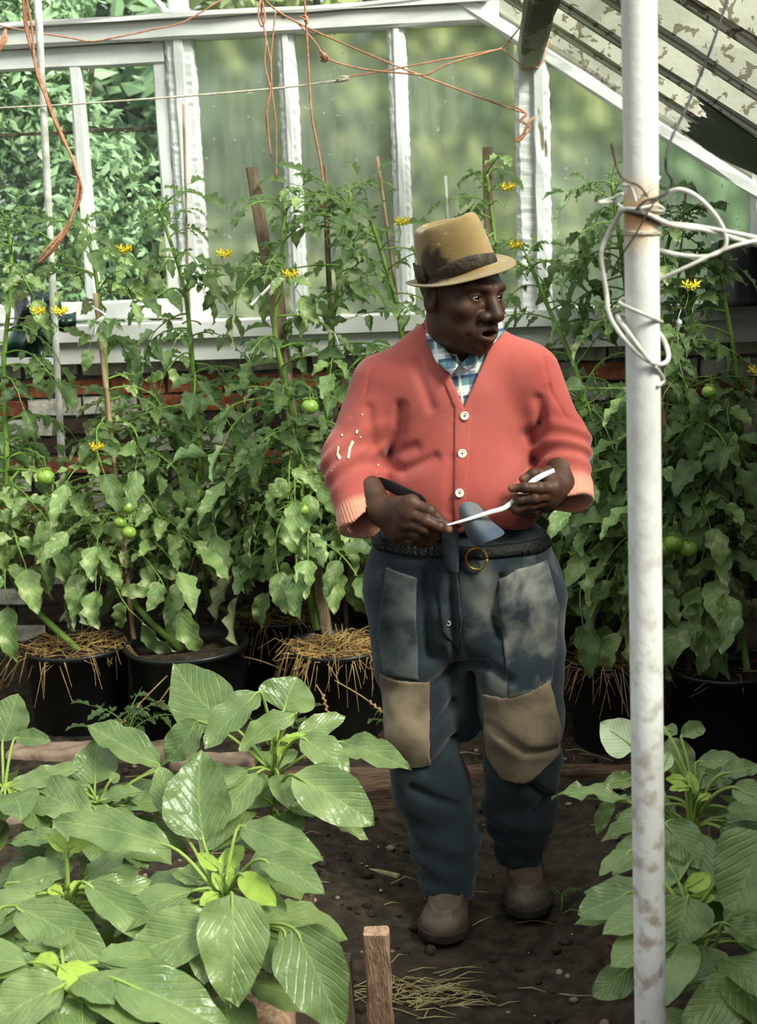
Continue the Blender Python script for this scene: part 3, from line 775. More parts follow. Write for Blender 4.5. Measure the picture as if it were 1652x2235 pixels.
def clothmat(name, c1, c2, dirt, damt, scale, weave=700., rough=.85, dscale=9, lim=None):
    t = NT(name)
    c = t.ramp(t.noise(scale, 5), [(.35, c1), (.7, c2)])
    dm = t.ramp(t.noise(dscale, 5, dist=.4), [(.46, B0), (.66, W1)])
    if lim:       # soiled only where the knees and lap pick up earth
        sx = t.n('ShaderNodeSeparateXYZ'); t.l(t.co(), sx.inputs[0]); m = None
        for axis, a, b in lim:
            r = t.n('ShaderNodeMapRange'); t.l(sx.outputs[axis], r.inputs[0]); r.inputs[1].default_value = a; r.inputs[2].default_value = b
            m = r.outputs[0] if m is None else t.math('MULTIPLY', m, r.outputs[0])
        dm = t.math('MULTIPLY', dm, m)
    c = t.mix(t.math('MULTIPLY', dm, damt), c, dirt); t.base(c)
    t.set(Roughness=rough); t.b.inputs['Specular IOR Level'].default_value = .15
    t.b.inputs['Sheen Weight'].default_value = .15; t.b.inputs['Sheen Roughness'].default_value = .5
    t.bump(t.mix(.5, t.noise(weave, 2), t.noise(90, 3)), .35, .002); return t.m
MT['trousers'] = clothmat('faded_blue_drill', rgb(29, 37, 44), rgb(43, 52, 59), rgb(112, 110, 104), .7, 5, lim=[(0, -.06, .06), (2, .42, .60)])
MT['patch'] = clothmat('muddy_tan_patch', rgb(142, 124, 104), rgb(122, 104, 86), rgb(84, 70, 56), .8, 12)
MT['pocket'] = clothmat('soiled_blue_pocket', rgb(37, 46, 53), rgb(51, 60, 66), rgb(132, 128, 122), .85, 6, dscale=11, lim=[(0, -.3, .10), (2, .2, .3)])
VT, FT = sdf_mesh(trousers, (-.30, -.26, .0), (.31, .26, 1.08), .0042)
tro = np_obj('trousers', VT, FT, 'trousers', person); tro['label'] = 'dirty dark blue work trousers'
def shell(name, poly, th, mat, h=.004, parent=None, base=trousers0, inner=-.003, lab=None, fray=0.):
    pg = poly2(poly, -.10); q = np.array(pg)
    lo = (q[:, 0].min()-.03, -.28, q[:, 1].min()-.03); hi = (q[:, 0].max()+.03, .01, q[:, 1].max()+.03)
    def f(P):
        d0 = base(P); e = d2poly(P, pg)
        if fray: e = e+fray*sn(P, 260, 3)+fray*.6*sn(P, 90, 4)
        return smax(smax(d0-th, -(d0-inner), .002), e, .0025)
    V, F = sdf_mesh(f, lo, hi, h)
    keep = V[F].mean(1)[:, 1] < .05
    o = np_obj(name, V, F[keep], mat, parent or person)
    if lab: o['label'] = lab
    return o
shell('knee_patch', [(826, 1476), (938, 1487), (940, 1670), (850, 1672), (838, 1600)], .006, 'patch', lab='muddy tan patch sewn on the knee', fray=.0015)
shell('knee_patch', [(1052, 1512), (1112, 1512), (1200, 1478), (1225, 1590), (1222, 1660), (1150, 1708), (1095, 1702), (1060, 1660)], .007, 'patch', lab='muddy tan frayed patch on the knee', fray=.0025)
shell('thigh_pocket', [(842, 1236), (912, 1252), (910, 1330), (915, 1480), (836, 1470), (820, 1400)], .005, 'pocket')
shell('thigh_pocket', [(1088, 1258), (1130, 1235), (1196, 1232), (1222, 1330), (1205, 1490), (1112, 1512), (1098, 1400), (1085, 1300)], .006, 'pocket')
# fly flap with press stud
shell('fly_flap', [(952, 1240), (1000, 1240), (1010, 1345), (1004, 1420), (968, 1370)], .006, 'trousers')
def on_front(x, y, f, dy0=-.30, dy1=.0):
    ts = np.linspace(dy0, dy1, 240); P = np.array([L(x, y, t) for t in ts], np.float32); d = f(P)
    k = int(np.argmax(d < 0)) if (d < 0).any() else int(np.argmin(d)); return P[k].astype(float)
def disc(c, r, th, n=16, hole=0., nrmv=(0, -1, .1)):
    m = MB(); a = nrm(nrmv); u = nrm(np.cross(a, [0, 0, 1.])); v = np.cross(a, u)
    rings = [(r, 0), (r, th*.7), (r*.86, th), (r*.66, th*.75), (max(hole, r*.12), th*.75)]
    V = []; F = []
    for rr, z in rings:
        for i in range(n): q = 2*math.pi*i/n; V.append(np.array(c)+a*z+(u*math.cos(q)+v*math.sin(q))*rr)
    for k in range(len(rings)-1):
        for i in range(n): F.append((k*n+i, (k+1)*n+i, (k+1)*n+(i+1) % n, k*n+(i+1) % n))
    return m.add(V, F)
MT['pearl'] = simple('pearl_button', rgb(240, 226, 216), rgb(214, 196, 188), 60, .25, spec=.6)
MT['brass'] = simple('dull_brass', rgb(150, 122, 70), rgb(110, 88, 52), 30, .45, metal=.7)
MT['metal'] = simple('grey_press_stud', rgb(196, 200, 204), None, rough=.3, metal=.6)
c = on_front(979, 1359, trousers0); disc(c+[0, -.006, 0], .0065, .004, 14, .003).build('press_stud', 'metal', person)

# ---- cardigan
def torso_c(P):
    d = ell(P, (0.0, .015, 1.235), (.188, .128, .215))
    d = smin(d, ell(P, (.010, -.018, 1.055), (.190, .155, .165)), .07)
    d = smin(d, rc(P, SA*np.array([.8, 1, 1])+np.array([0, .0, .015]), NB+np.array([-.045, .0, .015]), .066, .055), .05)
    d = smin(d, rc(P, SB*np.array([.8, 1, 1])+np.array([0, .0, .015]), NB+np.array([.045, .0, .015]), .066, .055), .05)
    return d
HEMA = L(775, 1172, -.08)
def sleeves(P):
    a = smin(rc(P, SA, EA, .078, .064), rc(P, EA, CA+np.array([-.012, 0, -.012]), .062, .058), .035)
    b = smin(rc(P, SB, EB, .078, .061), rc(P, EB, CB+np.array([.004, 0, -.004]), .061, .060), .035)
    return a, b
def fold_arm(P, a, b, c, amp, freq):
    """rings of bunched wool along a forearm"""
    ax = nrm(c-b).astype(np.float32); t = (P-b.astype(np.float32))@ax
    return amp*(np.sin(t*freq+2*np.sin(P[:, 0]*18+P[:, 2]*9))+.5*sn(P, 70, 8))*np.exp(-((t-.03)/.055)**2)*(.35+.65*(P[:, 1] < EA[1]))
crease_c = [([(905, 800), (925, 850), (940, 892)], .7), ([(848, 1003), (868, 950), (872, 895)], 1.5), ([(826, 1012), (880, 1034), (950, 1000)], 1.1), ([(850, 1000), (905, 980)], .9),
            ([(1168, 970), (1184, 930), (1176, 880)], 1.5), ([(1150, 960), (1178, 938)], 1.2), ([(1168, 1015), (1120, 1065)], .7), ([(800, 900), (810, 990)], .8), ([(1195, 860), (1180, 930)], .7), ([(985, 1000), (980, 1110)], .5)]
NECK = poly2([(905, 640), (932, 712), (1011, 892), (1064, 775), (1098, 715), (1110, 640)])
BAND_L = poly2([(921, 690), (960, 790), (1003, 890), (1003, 1130)]); BAND_R = poly2([(1088, 742), (1046, 840), (1018, 892), (1012, 1000), (1004, 1130)])
def cardigan0(P):
    d = torso_c(P); a, b = sleeves(P)
    a = a+fold_arm(P, SA, EA, CA, .0045, 150); b = b+fold_arm(P, SB, EB, CB, .0050, 150)
    d = smin(d, a, .030); d = smin(d, b, .030)
    d = d+.0045*sn(P, 22, 21)+.0022*sn(P, 52, 22)
    d = creases(P, d, crease_c, .009, .013)
    # dropped shoulder seams
    for ln in ([(770, 905), (800, 860), (812, 790)], [(1232, 905), (1200, 850), (1185, 780)]):
        d = d+.003*np.exp(-(d2line(P, poly2(ln, -.03))/.004)**2)
    return d
def cardigan(P):
    d = cardigan0(P)
    # open sleeve ends
    for E_, C_, r, off in ((EA, CA, .050, .004), (EB, CB, .047, .006)):
        ax = nrm(C_-E_).astype(np.float32); t = (P-C_.astype(np.float32))@ax
        rad = np.sqrt(np.maximum(((P-C_.astype(np.float32))**2).sum(1)-t*t, 0))
        near = rad < .105
        lip = t-off-.012*np.sin(P[:, 0]*60+P[:, 2]*40)*.4
        d = np.where(near & (t > -.14), smax(d, lip, .004), d)
        d = smax(d, -rc(P, C_-ax*.035, C_+ax*.12, r-.003, r+.004), .004)
    # hem, pulled up on his right side and tucked in
    hem = P[:, 2]-(.985+np.clip(-P[:, 0]-.02, 0, .3)*.42+.012*np.sin(P[:, 0]*25))
    inarm = np.minimum(*[q for q in sleeves(P)])
    d = np.where(inarm > .012, smax(d, -hem, .010), d)
    # neck opening
    e = d2poly(P, NECK)
    d = np.where(P[:, 1] < .02, smax(d, -e, .004), d)
    d = smax(d, -rc(P, NB+np.array([0, -.01, .02]), NB+np.array([0, -.035, .12]), .066, .088), .006)
    return d
def shell_body(P): return np.where(P[:, 1] < .04, smax(cardigan(P), -(cardigan0(P)+.012), .003), cardigan(P))
def wool():
    t = NT('salmon_wool')
    c = t.ramp(t.noise(6, 5), [(.3, rgb(152, 68, 62)), (.7, rgb(166, 80, 74))])
    # paler pink patches at random, paint spotted
    c = t.mix(t.ramp(t.noise(2.6, 4), [(.45, B0), (.7, W1)]), c, rgb(184, 98, 91))
    sp = t.ramp(t.noise(75, 2), [(.735, B0), (.75, W1)])
    sx = t.n('ShaderNodeSeparateXYZ'); t.l(t.co(), sx.inputs[0])
    side = t.math('LESS_THAN', sx.outputs[0], -.17)
    c = t.mix(t.math('MULTIPLY', sp, side), c, rgb(240, 214, 196))
    at_ = t.n('ShaderNodeAttribute'); at_.attribute_name = 'cuff'
    c = t.mix(at_.outputs['Fac'], c, rgb(222, 156, 132)); t.base(c)
    t.set(Roughness=.9); t.b.inputs['Specular IOR Level'].default_value = .1
    t.b.inputs['Sheen Weight'].default_value = .35; t.b.inputs['Sheen Roughness'].default_value = .4
    rib = t.n('ShaderNodeAttribute'); rib.attribute_name = 'rib'
    h = t.math('ADD', t.math('MULTIPLY', t.noise(420, 2), .5), t.math('MULTIPLY', rib.outputs['Fac'], 1.))
    t.bump(h, .5, .0025); return t.m
MT['wool'] = wool()
VC, FC = sdf_mesh(cardigan, (-.40, -.24, .92), (.38, .19, 1.50), .0040)
car = np_obj('cardigan', VC, FC, 'wool', person); car['label'] = 'faded salmon pink wool cardigan'
cuff = np.zeros(len(VC), np.float32); ribv = np.zeros(len(VC), np.float32)
for E_, C_ in ((EA, CA), (EB, CB)):
    ax = nrm(C_-E_); t = (VC-C_)@ax; q = VC-C_-t[:, None]*ax; rad = np.linalg.norm(q, axis=1)
    wgt = np.clip((t+.055)/.02, 0, 1)*(rad < .085)
    u = nrm(np.cross(ax, [0, 0, 1.])); v = np.cross(ax, u); ang = np.arctan2(q@u, q@v)
    cuff = np.maximum(cuff, wgt*.75); ribv = np.where(wgt > .1, wgt*(.5+.5*np.sin(ang*44)), ribv)
for nm, arr in (('cuff', cuff), ('rib', ribv)):
    a_ = car.data.attributes.new(nm, 'FLOAT', 'POINT'); a_.data.foreach_set('value', arr.astype(np.float32))
# knitted button band
def band(name, lines, wdt, th, zlo, zhi, mat):
    def f(P):
        d0 = cardigan0(P); e = np.minimum(*[d2line(P, l) for l in lines])-wdt
        d = smax(smax(d0-th, -(d0+.005), .002), e, .003)
        return np.where(P[:, 1] < .03, smax(smax(d, zlo-P[:, 2], .003), -d2poly(P, NECK), .003), .05)
    V, F = sdf_mesh(f, (-.15, -.24, zlo-.02), (.15, .04, zhi), .0036)
    return np_obj(name, V, F, mat, person)
band('button_band', [BAND_L, BAND_R], .0125, .0045, .99, 1.47, 'wool')
for (x, y) in ((1014, 907), (1009, 989), (1003, 1075)):
    c = on_front(x, y, cardigan0); disc(c+[0, -.0065, 0], .0105, .004, 20, .002, nrmv=(0, -1, .15)).build('button', 'pearl', person)

# ---- old paint splashes on his sleeve
for pg in ([(771, 954), (778, 958), (771, 972), (769, 991), (763, 991), (764, 972)], [(741, 966), (746, 969), (744, 982), (751, 990), (745, 996), (738, 986)], [(780, 932), (786, 934), (784, 942), (779, 940)], [(746, 943), (751, 943), (751, 948), (746, 948)], [(838, 742), (848, 744), (847, 752), (840, 750)], [(788, 946), (792, 946), (792, 951), (788, 951)]):
    q = np.array(poly2(pg, -.05))
    def fs(P, q=[tuple(a) for a in q]):
        d0 = cardigan0(P); return smax(smax(d0-.0022, -(d0+.002), .001), d2poly(P, q), .001)
    Vp, Fp = sdf_mesh(fs, (q[:, 0].min()-.008, -.16, q[:, 1].min()-.008), (q[:, 0].max()+.008, -.01, q[:, 1].max()+.008), .0018)
    if len(Fp): np_obj('paint_splash', Vp, Fp, 'splash', person)

# ---- checked shirt
def shirt0(P):
    d = ell(P, (0.0, .012, 1.235), (.170, .112, .205)); return smin(d, rc(P, NB+np.array([0, -.005, -.04]), NB+np.array([0, -.02, .015]), .078, .070), .04)
def shirt(P):
    d = shirt0(P)+.002*sn(P, 60, 31)
    d = smax(d, np.abs(P[:, 0])-.095, .005); d = smax(d, 1.16-P[:, 2], .005); d = smax(d, P[:, 2]-1.425, .004)
    d = d+.003*np.exp(-(d2line(P, poly2([(985, 800), (1006, 900)]))/.003)**2)*(P[:, 1] < 0)
    vv = poly2([(960, 690), (1000, 790), (1012, 800), (1060, 690)])
    return np.where(P[:, 1] < .02, smax(d, -d2poly(P, vv), .003), d)
def plaid():
    t = NT('checked_shirt_cotton')
    sx = t.n('ShaderNodeSeparateXYZ')
    mp = t.n('ShaderNodeMapping'); mp.inputs['Rotation'].default_value = (0, .10, 0); t.l(t.co(), mp.inputs[0]); t.l(mp.outputs[0], sx.inputs[0])
    def stripes(ax, freq, ph, th):
        s = t.math('FRACT', t.math('MULTIPLY_ADD', sx.outputs[ax], freq, ph)); return t.math('LESS_THAN', s, th)
    base = t.mix(t.math('MULTIPLY', stripes(2, 22, .1, .5), .8), rgb(196, 206, 206), rgb(34, 112, 112))
    base = t.mix(t.math('MULTIPLY', stripes(0, 22, .3, .4), .55), base, rgb(42, 54, 108))
    base = t.mix(t.math('MULTIPLY', stripes(2, 22, .75, .16), .8), base, rgb(48, 58, 104))
    base = t.mix(t.math('MULTIPLY', t.math('MAXIMUM', stripes(2, 22, .45, .12), stripes(0, 22, .8, .14)), .85), base, rgb(226, 228, 222))
    t.base(base); t.set(Roughness=.9); t.bump(t.noise(300, 2), .2, .002); return t.m
MT['plaid'] = plaid()
VS, FS = sdf_mesh(shirt, (-.15, -.15, 1.14), (.15, .14, 1.45), .0036)
np_obj('shirt', VS, FS, 'plaid', person)['label'] = 'blue green and white checked shirt'
def flap(name, pts, mat, th=.003, parent=None):
    P = np.array([L(*p) for p in pts]); c = P.mean(0); n = len(P)
    V = [c]+list(P); F = [(0, i+1, (i+1) % n+1) for i in range(n)]
    o = MB().add(V, F).build(name, mat, parent or person)
    s = o.modifiers.new('t', 'SOLIDIFY'); s.thickness = th; s.offset = 0
    b = o.modifiers.new('s', 'SUBSURF'); b.levels = b.render_levels = 1; b.subdivision_type = 'SIMPLE'
    return o
def collar(pts_out, pts_in, name='collar'):
    V = [L(*p) for p in pts_out]+[L(*p) for p in pts_in]; n = len(pts_out)
    F = [(i, i+1, n+i+1, n+i) for i in range(n-1)]
    o = MB().add(V, F).build(name, 'plaid', person); s = o.modifiers.new('t', 'SOLIDIFY'); s.thickness = .0035; s.offset = 0; return o
collar([(926, 700, .02), (932, 745, -.06), (950, 788, -.105), (985, 818, -.124)], [(936, 690, .02), (950, 728, -.05), (974, 765, -.088), (1000, 798, -.108)])
collar([(1090, 690, .03), (1101, 722, -.03), (1066, 762, -.075), (1022, 810, -.112)], [(1075, 690, .03), (1080, 712, -.025), (1050, 752, -.065), (1004, 796, -.100)])

# ---- hat
def hat():
    up = HATUP; fw = nrm((math.sin(yaw), -math.cos(yaw), .0)); fw = nrm(fw-up*np.dot(fw, up)); sd = np.cross(fw, up)
    c = HATC
    n = 48; prof = []
    # (radius factor, height, kind)
    rings = [(.0, -.004, 'u'), (.62, -.006, 'u'), (1.02, -.002, 'b'), (1.42, .001, 'e'), (1.46, .004, 'e'), (1.43, .007, 'e'), (1.20, .006, 'b'), (1.03, .008, 'b'), (.99, .014, 'c'), (.975, .035, 'c'), (.955, .060, 'c'), (.92, .085, 'c'), (.88, .108, 'c'), (.83, .125, 't'), (.74, .133, 't'), (.60, .130, 'd'), (.40, .118, 'd'), (.2, .112, 'd'), (.0, .111, 'd')]
    V = []
    for rr, hh, kd in rings:
        for i in range(n):
            a = 2*math.pi*i/n; ca, sa = math.cos(a), math.sin(a)     # a=0 is the front
            ax_, bx_ = .100*rr, .083*rr
            h = hh
            if kd in ('e', 'b'):
                k = max(0, rr-1)/.46
                ax_ = .100+.040*k*(1.15 if ca > 0 else .9); bx_ = .083+.036*k
                if kd == 'b' and rr <= 1.0: ax_, bx_ = .100*rr, .083*rr
                h = hh+k*(.010*abs(sa)**1.5+.004*math.sin(3*a+1.))-k*.010*max(0, ca)+k*.006*max(0, -ca)
            if kd in ('c', 't', 'd'):
                f = (hh-.02)/.11
                if f > 0:       # front pinch
                    bx_ *= 1-.16*max(0, ca)**2*f
                h = hh+(.006*ca*ca-.002)*max(0, f) - (.006 if ca < 0 else 0)*max(0, f)
                if kd == 'd': h -= .014*(1-rr/.6)*1.2
                ax_ *= 1+.015*math.sin(5*a+hh*40); bx_ *= 1+.012*math.sin(4*a+2)
            V.append(c+fw*ax_*ca+sd*bx_*sa+up*h)
    F = []
    for k in range(len(rings)-1):
        for i in range(n): F.append((k*n+i, k*n+(i+1) % n, (k+1)*n+(i+1) % n, (k+1)*n+i))
    m = MB().add(V, F); o = m.build('hat', 'felt', person); o['label'] = 'stained tan felt hat with dark band'
    s = o.modifiers.new('s', 'SUBSURF'); s.levels = s.render_levels = 2
    # band
    V = []; F = []
    for j, (hh, ex) in enumerate(((.012, 1.005), (.013, 1.030), (.026, 1.018), (.034, 1.005), (.034, .98))):
        for i in range(n):
            a = 2*math.pi*i/n; w_ = .004*math.sin(2*a+1)+.012*max(0, math.sin(a+.9))**3*(j >= 2)
            V.append(c+fw*.100*ex*.975*math.cos(a)+sd*.083*ex*.975*math.sin(a)+up*(hh+w_))
    for k in range(4):
        for i in range(n): F.append((k*n+i, k*n+(i+1) % n, (k+1)*n+(i+1) % n, (k+1)*n+i))
    b = MB().add(V, F).build('hat_band', 'hatband', o); 
    # flat bow at the side facing the camera
    V = []; F = []
    for i, a in enumerate(np.linspace(-2.55, -1.75, 7)):
        for (hh, ex) in ((.010, 1.035), (.024, 1.06), (.052, 1.04)):
            V.append(c+fw*.100*ex*.98*math.cos(a)+sd*.083*ex*.98*math.sin(a)*-1+up*(hh+.004*math.sin(i*2.2)))
    for i in range(6):
        for j in range(2): F.append((i*3+j, i*3+j+1, i*3+j+4, i*3+j+3))
    q = MB().add(V, F).build('hat_bow', 'hatband', o); s = q.modifiers.new('t', 'SOLIDIFY'); s.thickness = .005
    return o
def felt():
    t = NT('tan_felt')
    c = t.ramp(t.noise(10, 5), [(.3, rgb(124, 100, 64)), (.7, rgb(146, 120, 80))])
    st = t.ramp(t.noise(26, 4), [(.68, B0), (.72, W1)]); c = t.mix(t.math('MULTIPLY', st, .45), c, rgb(214, 190, 142))
    ds = t.ramp(t.noise(9, 5, dist=.5), [(.60, B0), (.68, W1)]); c = t.mix(t.math('MULTIPLY', ds, .55), c, rgb(86, 66, 42))
    vd = t.n('ShaderNodeVectorMath', operation='DISTANCE'); t.l(t.co(), vd.inputs[0]); vd.inputs[1].default_value = tuple(L(948, 584, -.11))
    sm = t.math('ADD', vd.outputs[1], t.math('MULTIPLY', t.noise(45, 5), .045))
    c = t.mix(t.ramp(sm, [(.058, W1), (.075, B0)]), c, rgb(58, 46, 34))
    t.base(c); t.set(Roughness=.95); t.b.inputs['Sheen Weight'].default_value = .3; t.b.inputs['Specular IOR Level'].default_value = .1
    t.bump(t.noise(220, 3), .3, .002); return t.m
MT['felt'] = felt(); MT['hatband'] = simple('dark_hat_ribbon', rgb(70, 58, 46), rgb(36, 30, 26), 40, .7, .4, 120)
hat()

# ---- belt, ring, hanging blue cloth
MT['belt'] = simple('black_leather_belt', rgb(16, 15, 15), rgb(9, 9, 9), 20, .6, spec=.25)
def beltf(P):
    d0 = trousers0(P); zc = L(1005, 1205, -.15)[2]-.03*(P[:, 0]-.05)
    return smax(smax(d0-.007, -(d0-.001), .002), np.abs(P[:, 2]-zc)-.016, .003)
Vq, Fq_ = sdf_mesh(beltf, (-.27, -.22, .80), (.28, .2, 1.02), .005); np_obj('belt', Vq, Fq_, 'belt', person)
c = on_front(1040, 1216, trousers0)+[0, -.018, 0]
pts = [c+np.array([.024*math.cos(a)*(1.0), -.004*math.sin(a), .026*math.sin(a)]) for a in np.linspace(0, 2*math.pi, 25)]
MB().tube(pts, .0036, 8).build('belt_ring', 'brass', person)
def cloth(name, rows, mat, th=.0025):
    V = []; F = []; m = len(rows[0])
    for r in rows:
        for p in r: V.append(L(*p))
    for j in range(len(rows)-1):
        for i in range(m-1): F.append((j*m+i, j*m+i+1, (j+1)*m+i+1, (j+1)*m+i))
    o = MB().add(V, F).build(name, mat, person, smooth=True); s = o.modifiers.new('t', 'SOLIDIFY'); s.thickness = th; s.offset = 0
    b = o.modifiers.new('s', 'SUBSURF'); b.levels = b.render_levels = 2; b.boundary_smooth = 'PRESERVE_CORNERS'
    return o
MT['rag'] = clothmat('slate_blue_cloth', rgb(70, 82, 98), rgb(88, 98, 112), rgb(120, 112, 108), .4, 9)
cloth('waist_cloth', [[(998, 1104, -.200), (1012, 1093, -.215), (1030, 1094, -.212), (1046, 1100, -.200)], [(1001, 1130, -.214), (1018, 1116, -.240), (1036, 1120, -.222), (1060, 1124, -.208)],
                      [(1015, 1166, -.220), (1040, 1148, -.246), (1058, 1150, -.226), (1084, 1146, -.206)], [(1037, 1202, -.212), (1066, 1184, -.238), (1084, 1178, -.220), (1112, 1164, -.194)]], 'rag')
cloth('waist_cloth_tail', [[(962, 1150, -.185), (985, 1150, -.20), (1006, 1150, -.195)], [(964, 1190, -.19), (986, 1195, -.205), (1000, 1195, -.198)], [(968, 1240, -.185), (988, 1250, -.20), (1004, 1262, -.19)]], 'trousers')
cloth('waist_strap', [[(818, 1035, -.09), (850, 1046, -.125), (890, 1066, -.15), (932, 1082, -.172)], [(818, 1058, -.095), (850, 1074, -.13), (890, 1094, -.155), (936, 1108, -.176)]], 'belt', .006)

# ---- shoes
MT['shoe'] = simple('worn_brown_leather', rgb(102, 84, 72), rgb(70, 58, 50), 16, .55, .3, 60, spec=.35)
MT['sole'] = simple('muddy_rubber_sole', rgb(58, 48, 42), rgb(38, 32, 28), 20, .8, .4, 60)
def shoe(tx, ty, yawd):
    t = atz(tx, ty, .0)-ROOT; a = math.radians(yawd)
    fx = np.array([math.sin(a), -math.cos(a), 0]); sx = np.array([math.cos(a), math.sin(a), 0])
    def loc(P):
        q = P-t.astype(np.float32); return np.stack([q@sx.astype(np.float32), -(q@fx.astype(np.float32)), q[:, 2]], 1)   # y=0 at the toe, grows to the heel
    def up(P):
        p = loc(P)
        d = ell(p, (0, .065, .022), (.060, .066, .044)); d = smin(d, ell(p, (0, .15, .038), (.050, .10, .052)), .03)
        d = smin(d, ell(p, (0, .225, .045), (.041, .060, .050)), .03)
        d = smax(d, -ell(p, (0, .205, .125), (.030, .055, .05)), .008)
        d = smax(d, .012-p[:, 2], .004)
        # raised apron seam of a moccasin front
        e = np.abs(np.sqrt((p[:, 0]/.040)**2+((p[:, 1]-.105)/.072)**2)-1)*.040
        d = d-.007*np.exp(-(e/.005)**2)*(p[:, 2] > .025)*(p[:, 1] < .16)
        return d+.0012*sn(P, 90, 5)
    def so(P):
        p = loc(P)
        d2 = np.minimum(np.sqrt((p[:, 0]/.066)**2+((p[:, 1]-.070)/.078)**2)-1, 9)*.064
        d2 = smin(d2, (np.sqrt((p[:, 0]/.046)**2+((p[:, 1]-.20)/.095)**2)-1)*.046, .03)
        return smax(d2, np.abs(p[:, 2]-.012)-.013, .005)
    lo = t-np.array([.13, .06, .03]); hi = t+np.array([.13, .34, .16])
    o = np_obj('shoe', *sdf_mesh(up, lo, hi, .003), 'shoe', person); s = np_obj('shoe_sole', *sdf_mesh(so, lo, hi, .0035), 'sole', o)
    return o
shoe(960, 2060, -7); shoe(1153, 2004, 1)

# ---- strip held between the hands
def ribbon(name, pts, wd, mat, th=.0012, twist=None, wv=(0, .25, 1)):
    P, W_ = catmull(np.array(pts, float), np.full(len(pts), wd) if np.isscalar(wd) else np.array(wd, float), 6)
    V = []; F = []
    for i in range(len(P)):
        t_ = nrm(P[min(i+1, len(P)-1)]-P[max(i-1, 0)]); s_ = nrm(np.array(wv)-t_*np.dot(wv, t_))
        V += [P[i]-s_*W_[i]/2, P[i]+s_*W_[i]/2]
    for i in range(len(P)-1): F.append((2*i, 2*i+1, 2*i+3, 2*i+2))
    o = MB().add(V, F).build(name, mat); s = o.modifiers.new('t', 'SOLIDIFY'); s.thickness = th; s.offset = 0; return o
o = ribbon('tie_strip', [ROOT+K(660, 600, -.284), ROOT+K(800, 560, -.27), ROOT+K(940, 515, -.255), ROOT+K(1050, 480, -.246), ROOT+K(1140, 400, -.228), ROOT+K(1230, 310, -.225), ROOT+K(1300, 268, -.218), ROOT+K(1376, 234, -.200)],
           [.004, .007, .010, .011, .011, .013, .012, .010], 'tape')
tagset(o, 'narrow white tie strip stretched between the man\'s hands', 'tie strip')
# ================================================================ PLANTS
def blade(base, tip, width, n, shape='ovate', fold=.15, arch=.08, wave=.02, seed=0, nt=11, nu=6, curl=0.):
    """one leaf blade as a grid: base -> tip, with profile, cupping, arch and wavy rim"""
    r = np.random.default_rng(seed); base = np.array(base, float); a = np.array(tip, float)-base; Ln = np.linalg.norm(a); t_ = a/Ln
    n = np.array(n, float); n = nrm(n-t_*np.dot(n, t_)); s = np.cross(t_, n)
    V = []; UV = []; F = []
    p1, p2, p3 = r.uniform(0, 6.28, 3)
    skew = r.uniform(-.06, .06)
    for j in range(nt+1):
        t = j/nt
        if shape == 'ovate': w = (t**.62)*((1-t)**.78)/.385*.5
        elif shape == 'heart': w = (t**.42)*((1-t)**.85)/.42*.5
        else: w = (t**.5)*((1-t)**.85)/.42*.5*(1+.26*math.sin(t*20+p1)*(.35+.4*t))
        if j == 0: w = .012
        if j == nt: w = .004
        for i in range(nu+1):
            u = (i/nu-.5)*2
            q = base+a*t+s*(u*w*width+skew*Ln*math.sin(math.pi*t))
            q = q+n*(arch*Ln*math.sin(math.pi*t*.95) + fold*abs(u)**1.3*w*width - curl*Ln*max(0, t-.55)**2*2.2)
            q = q+n*(wave*Ln*(abs(u)**1.5)*(math.sin(t*17+p2+(2. if u > 0 else 0))+.5*math.sin(t*31+p3)))
            V.append(q); UV.append((.5+u*.5*min(1, w*2.), t))
    m = nu+1
    for j in range(nt):
        for i in range(nu): F.append((j*m+i, j*m+i+1, (j+1)*m+i+1, (j+1)*m+i))
    return V, F, UV

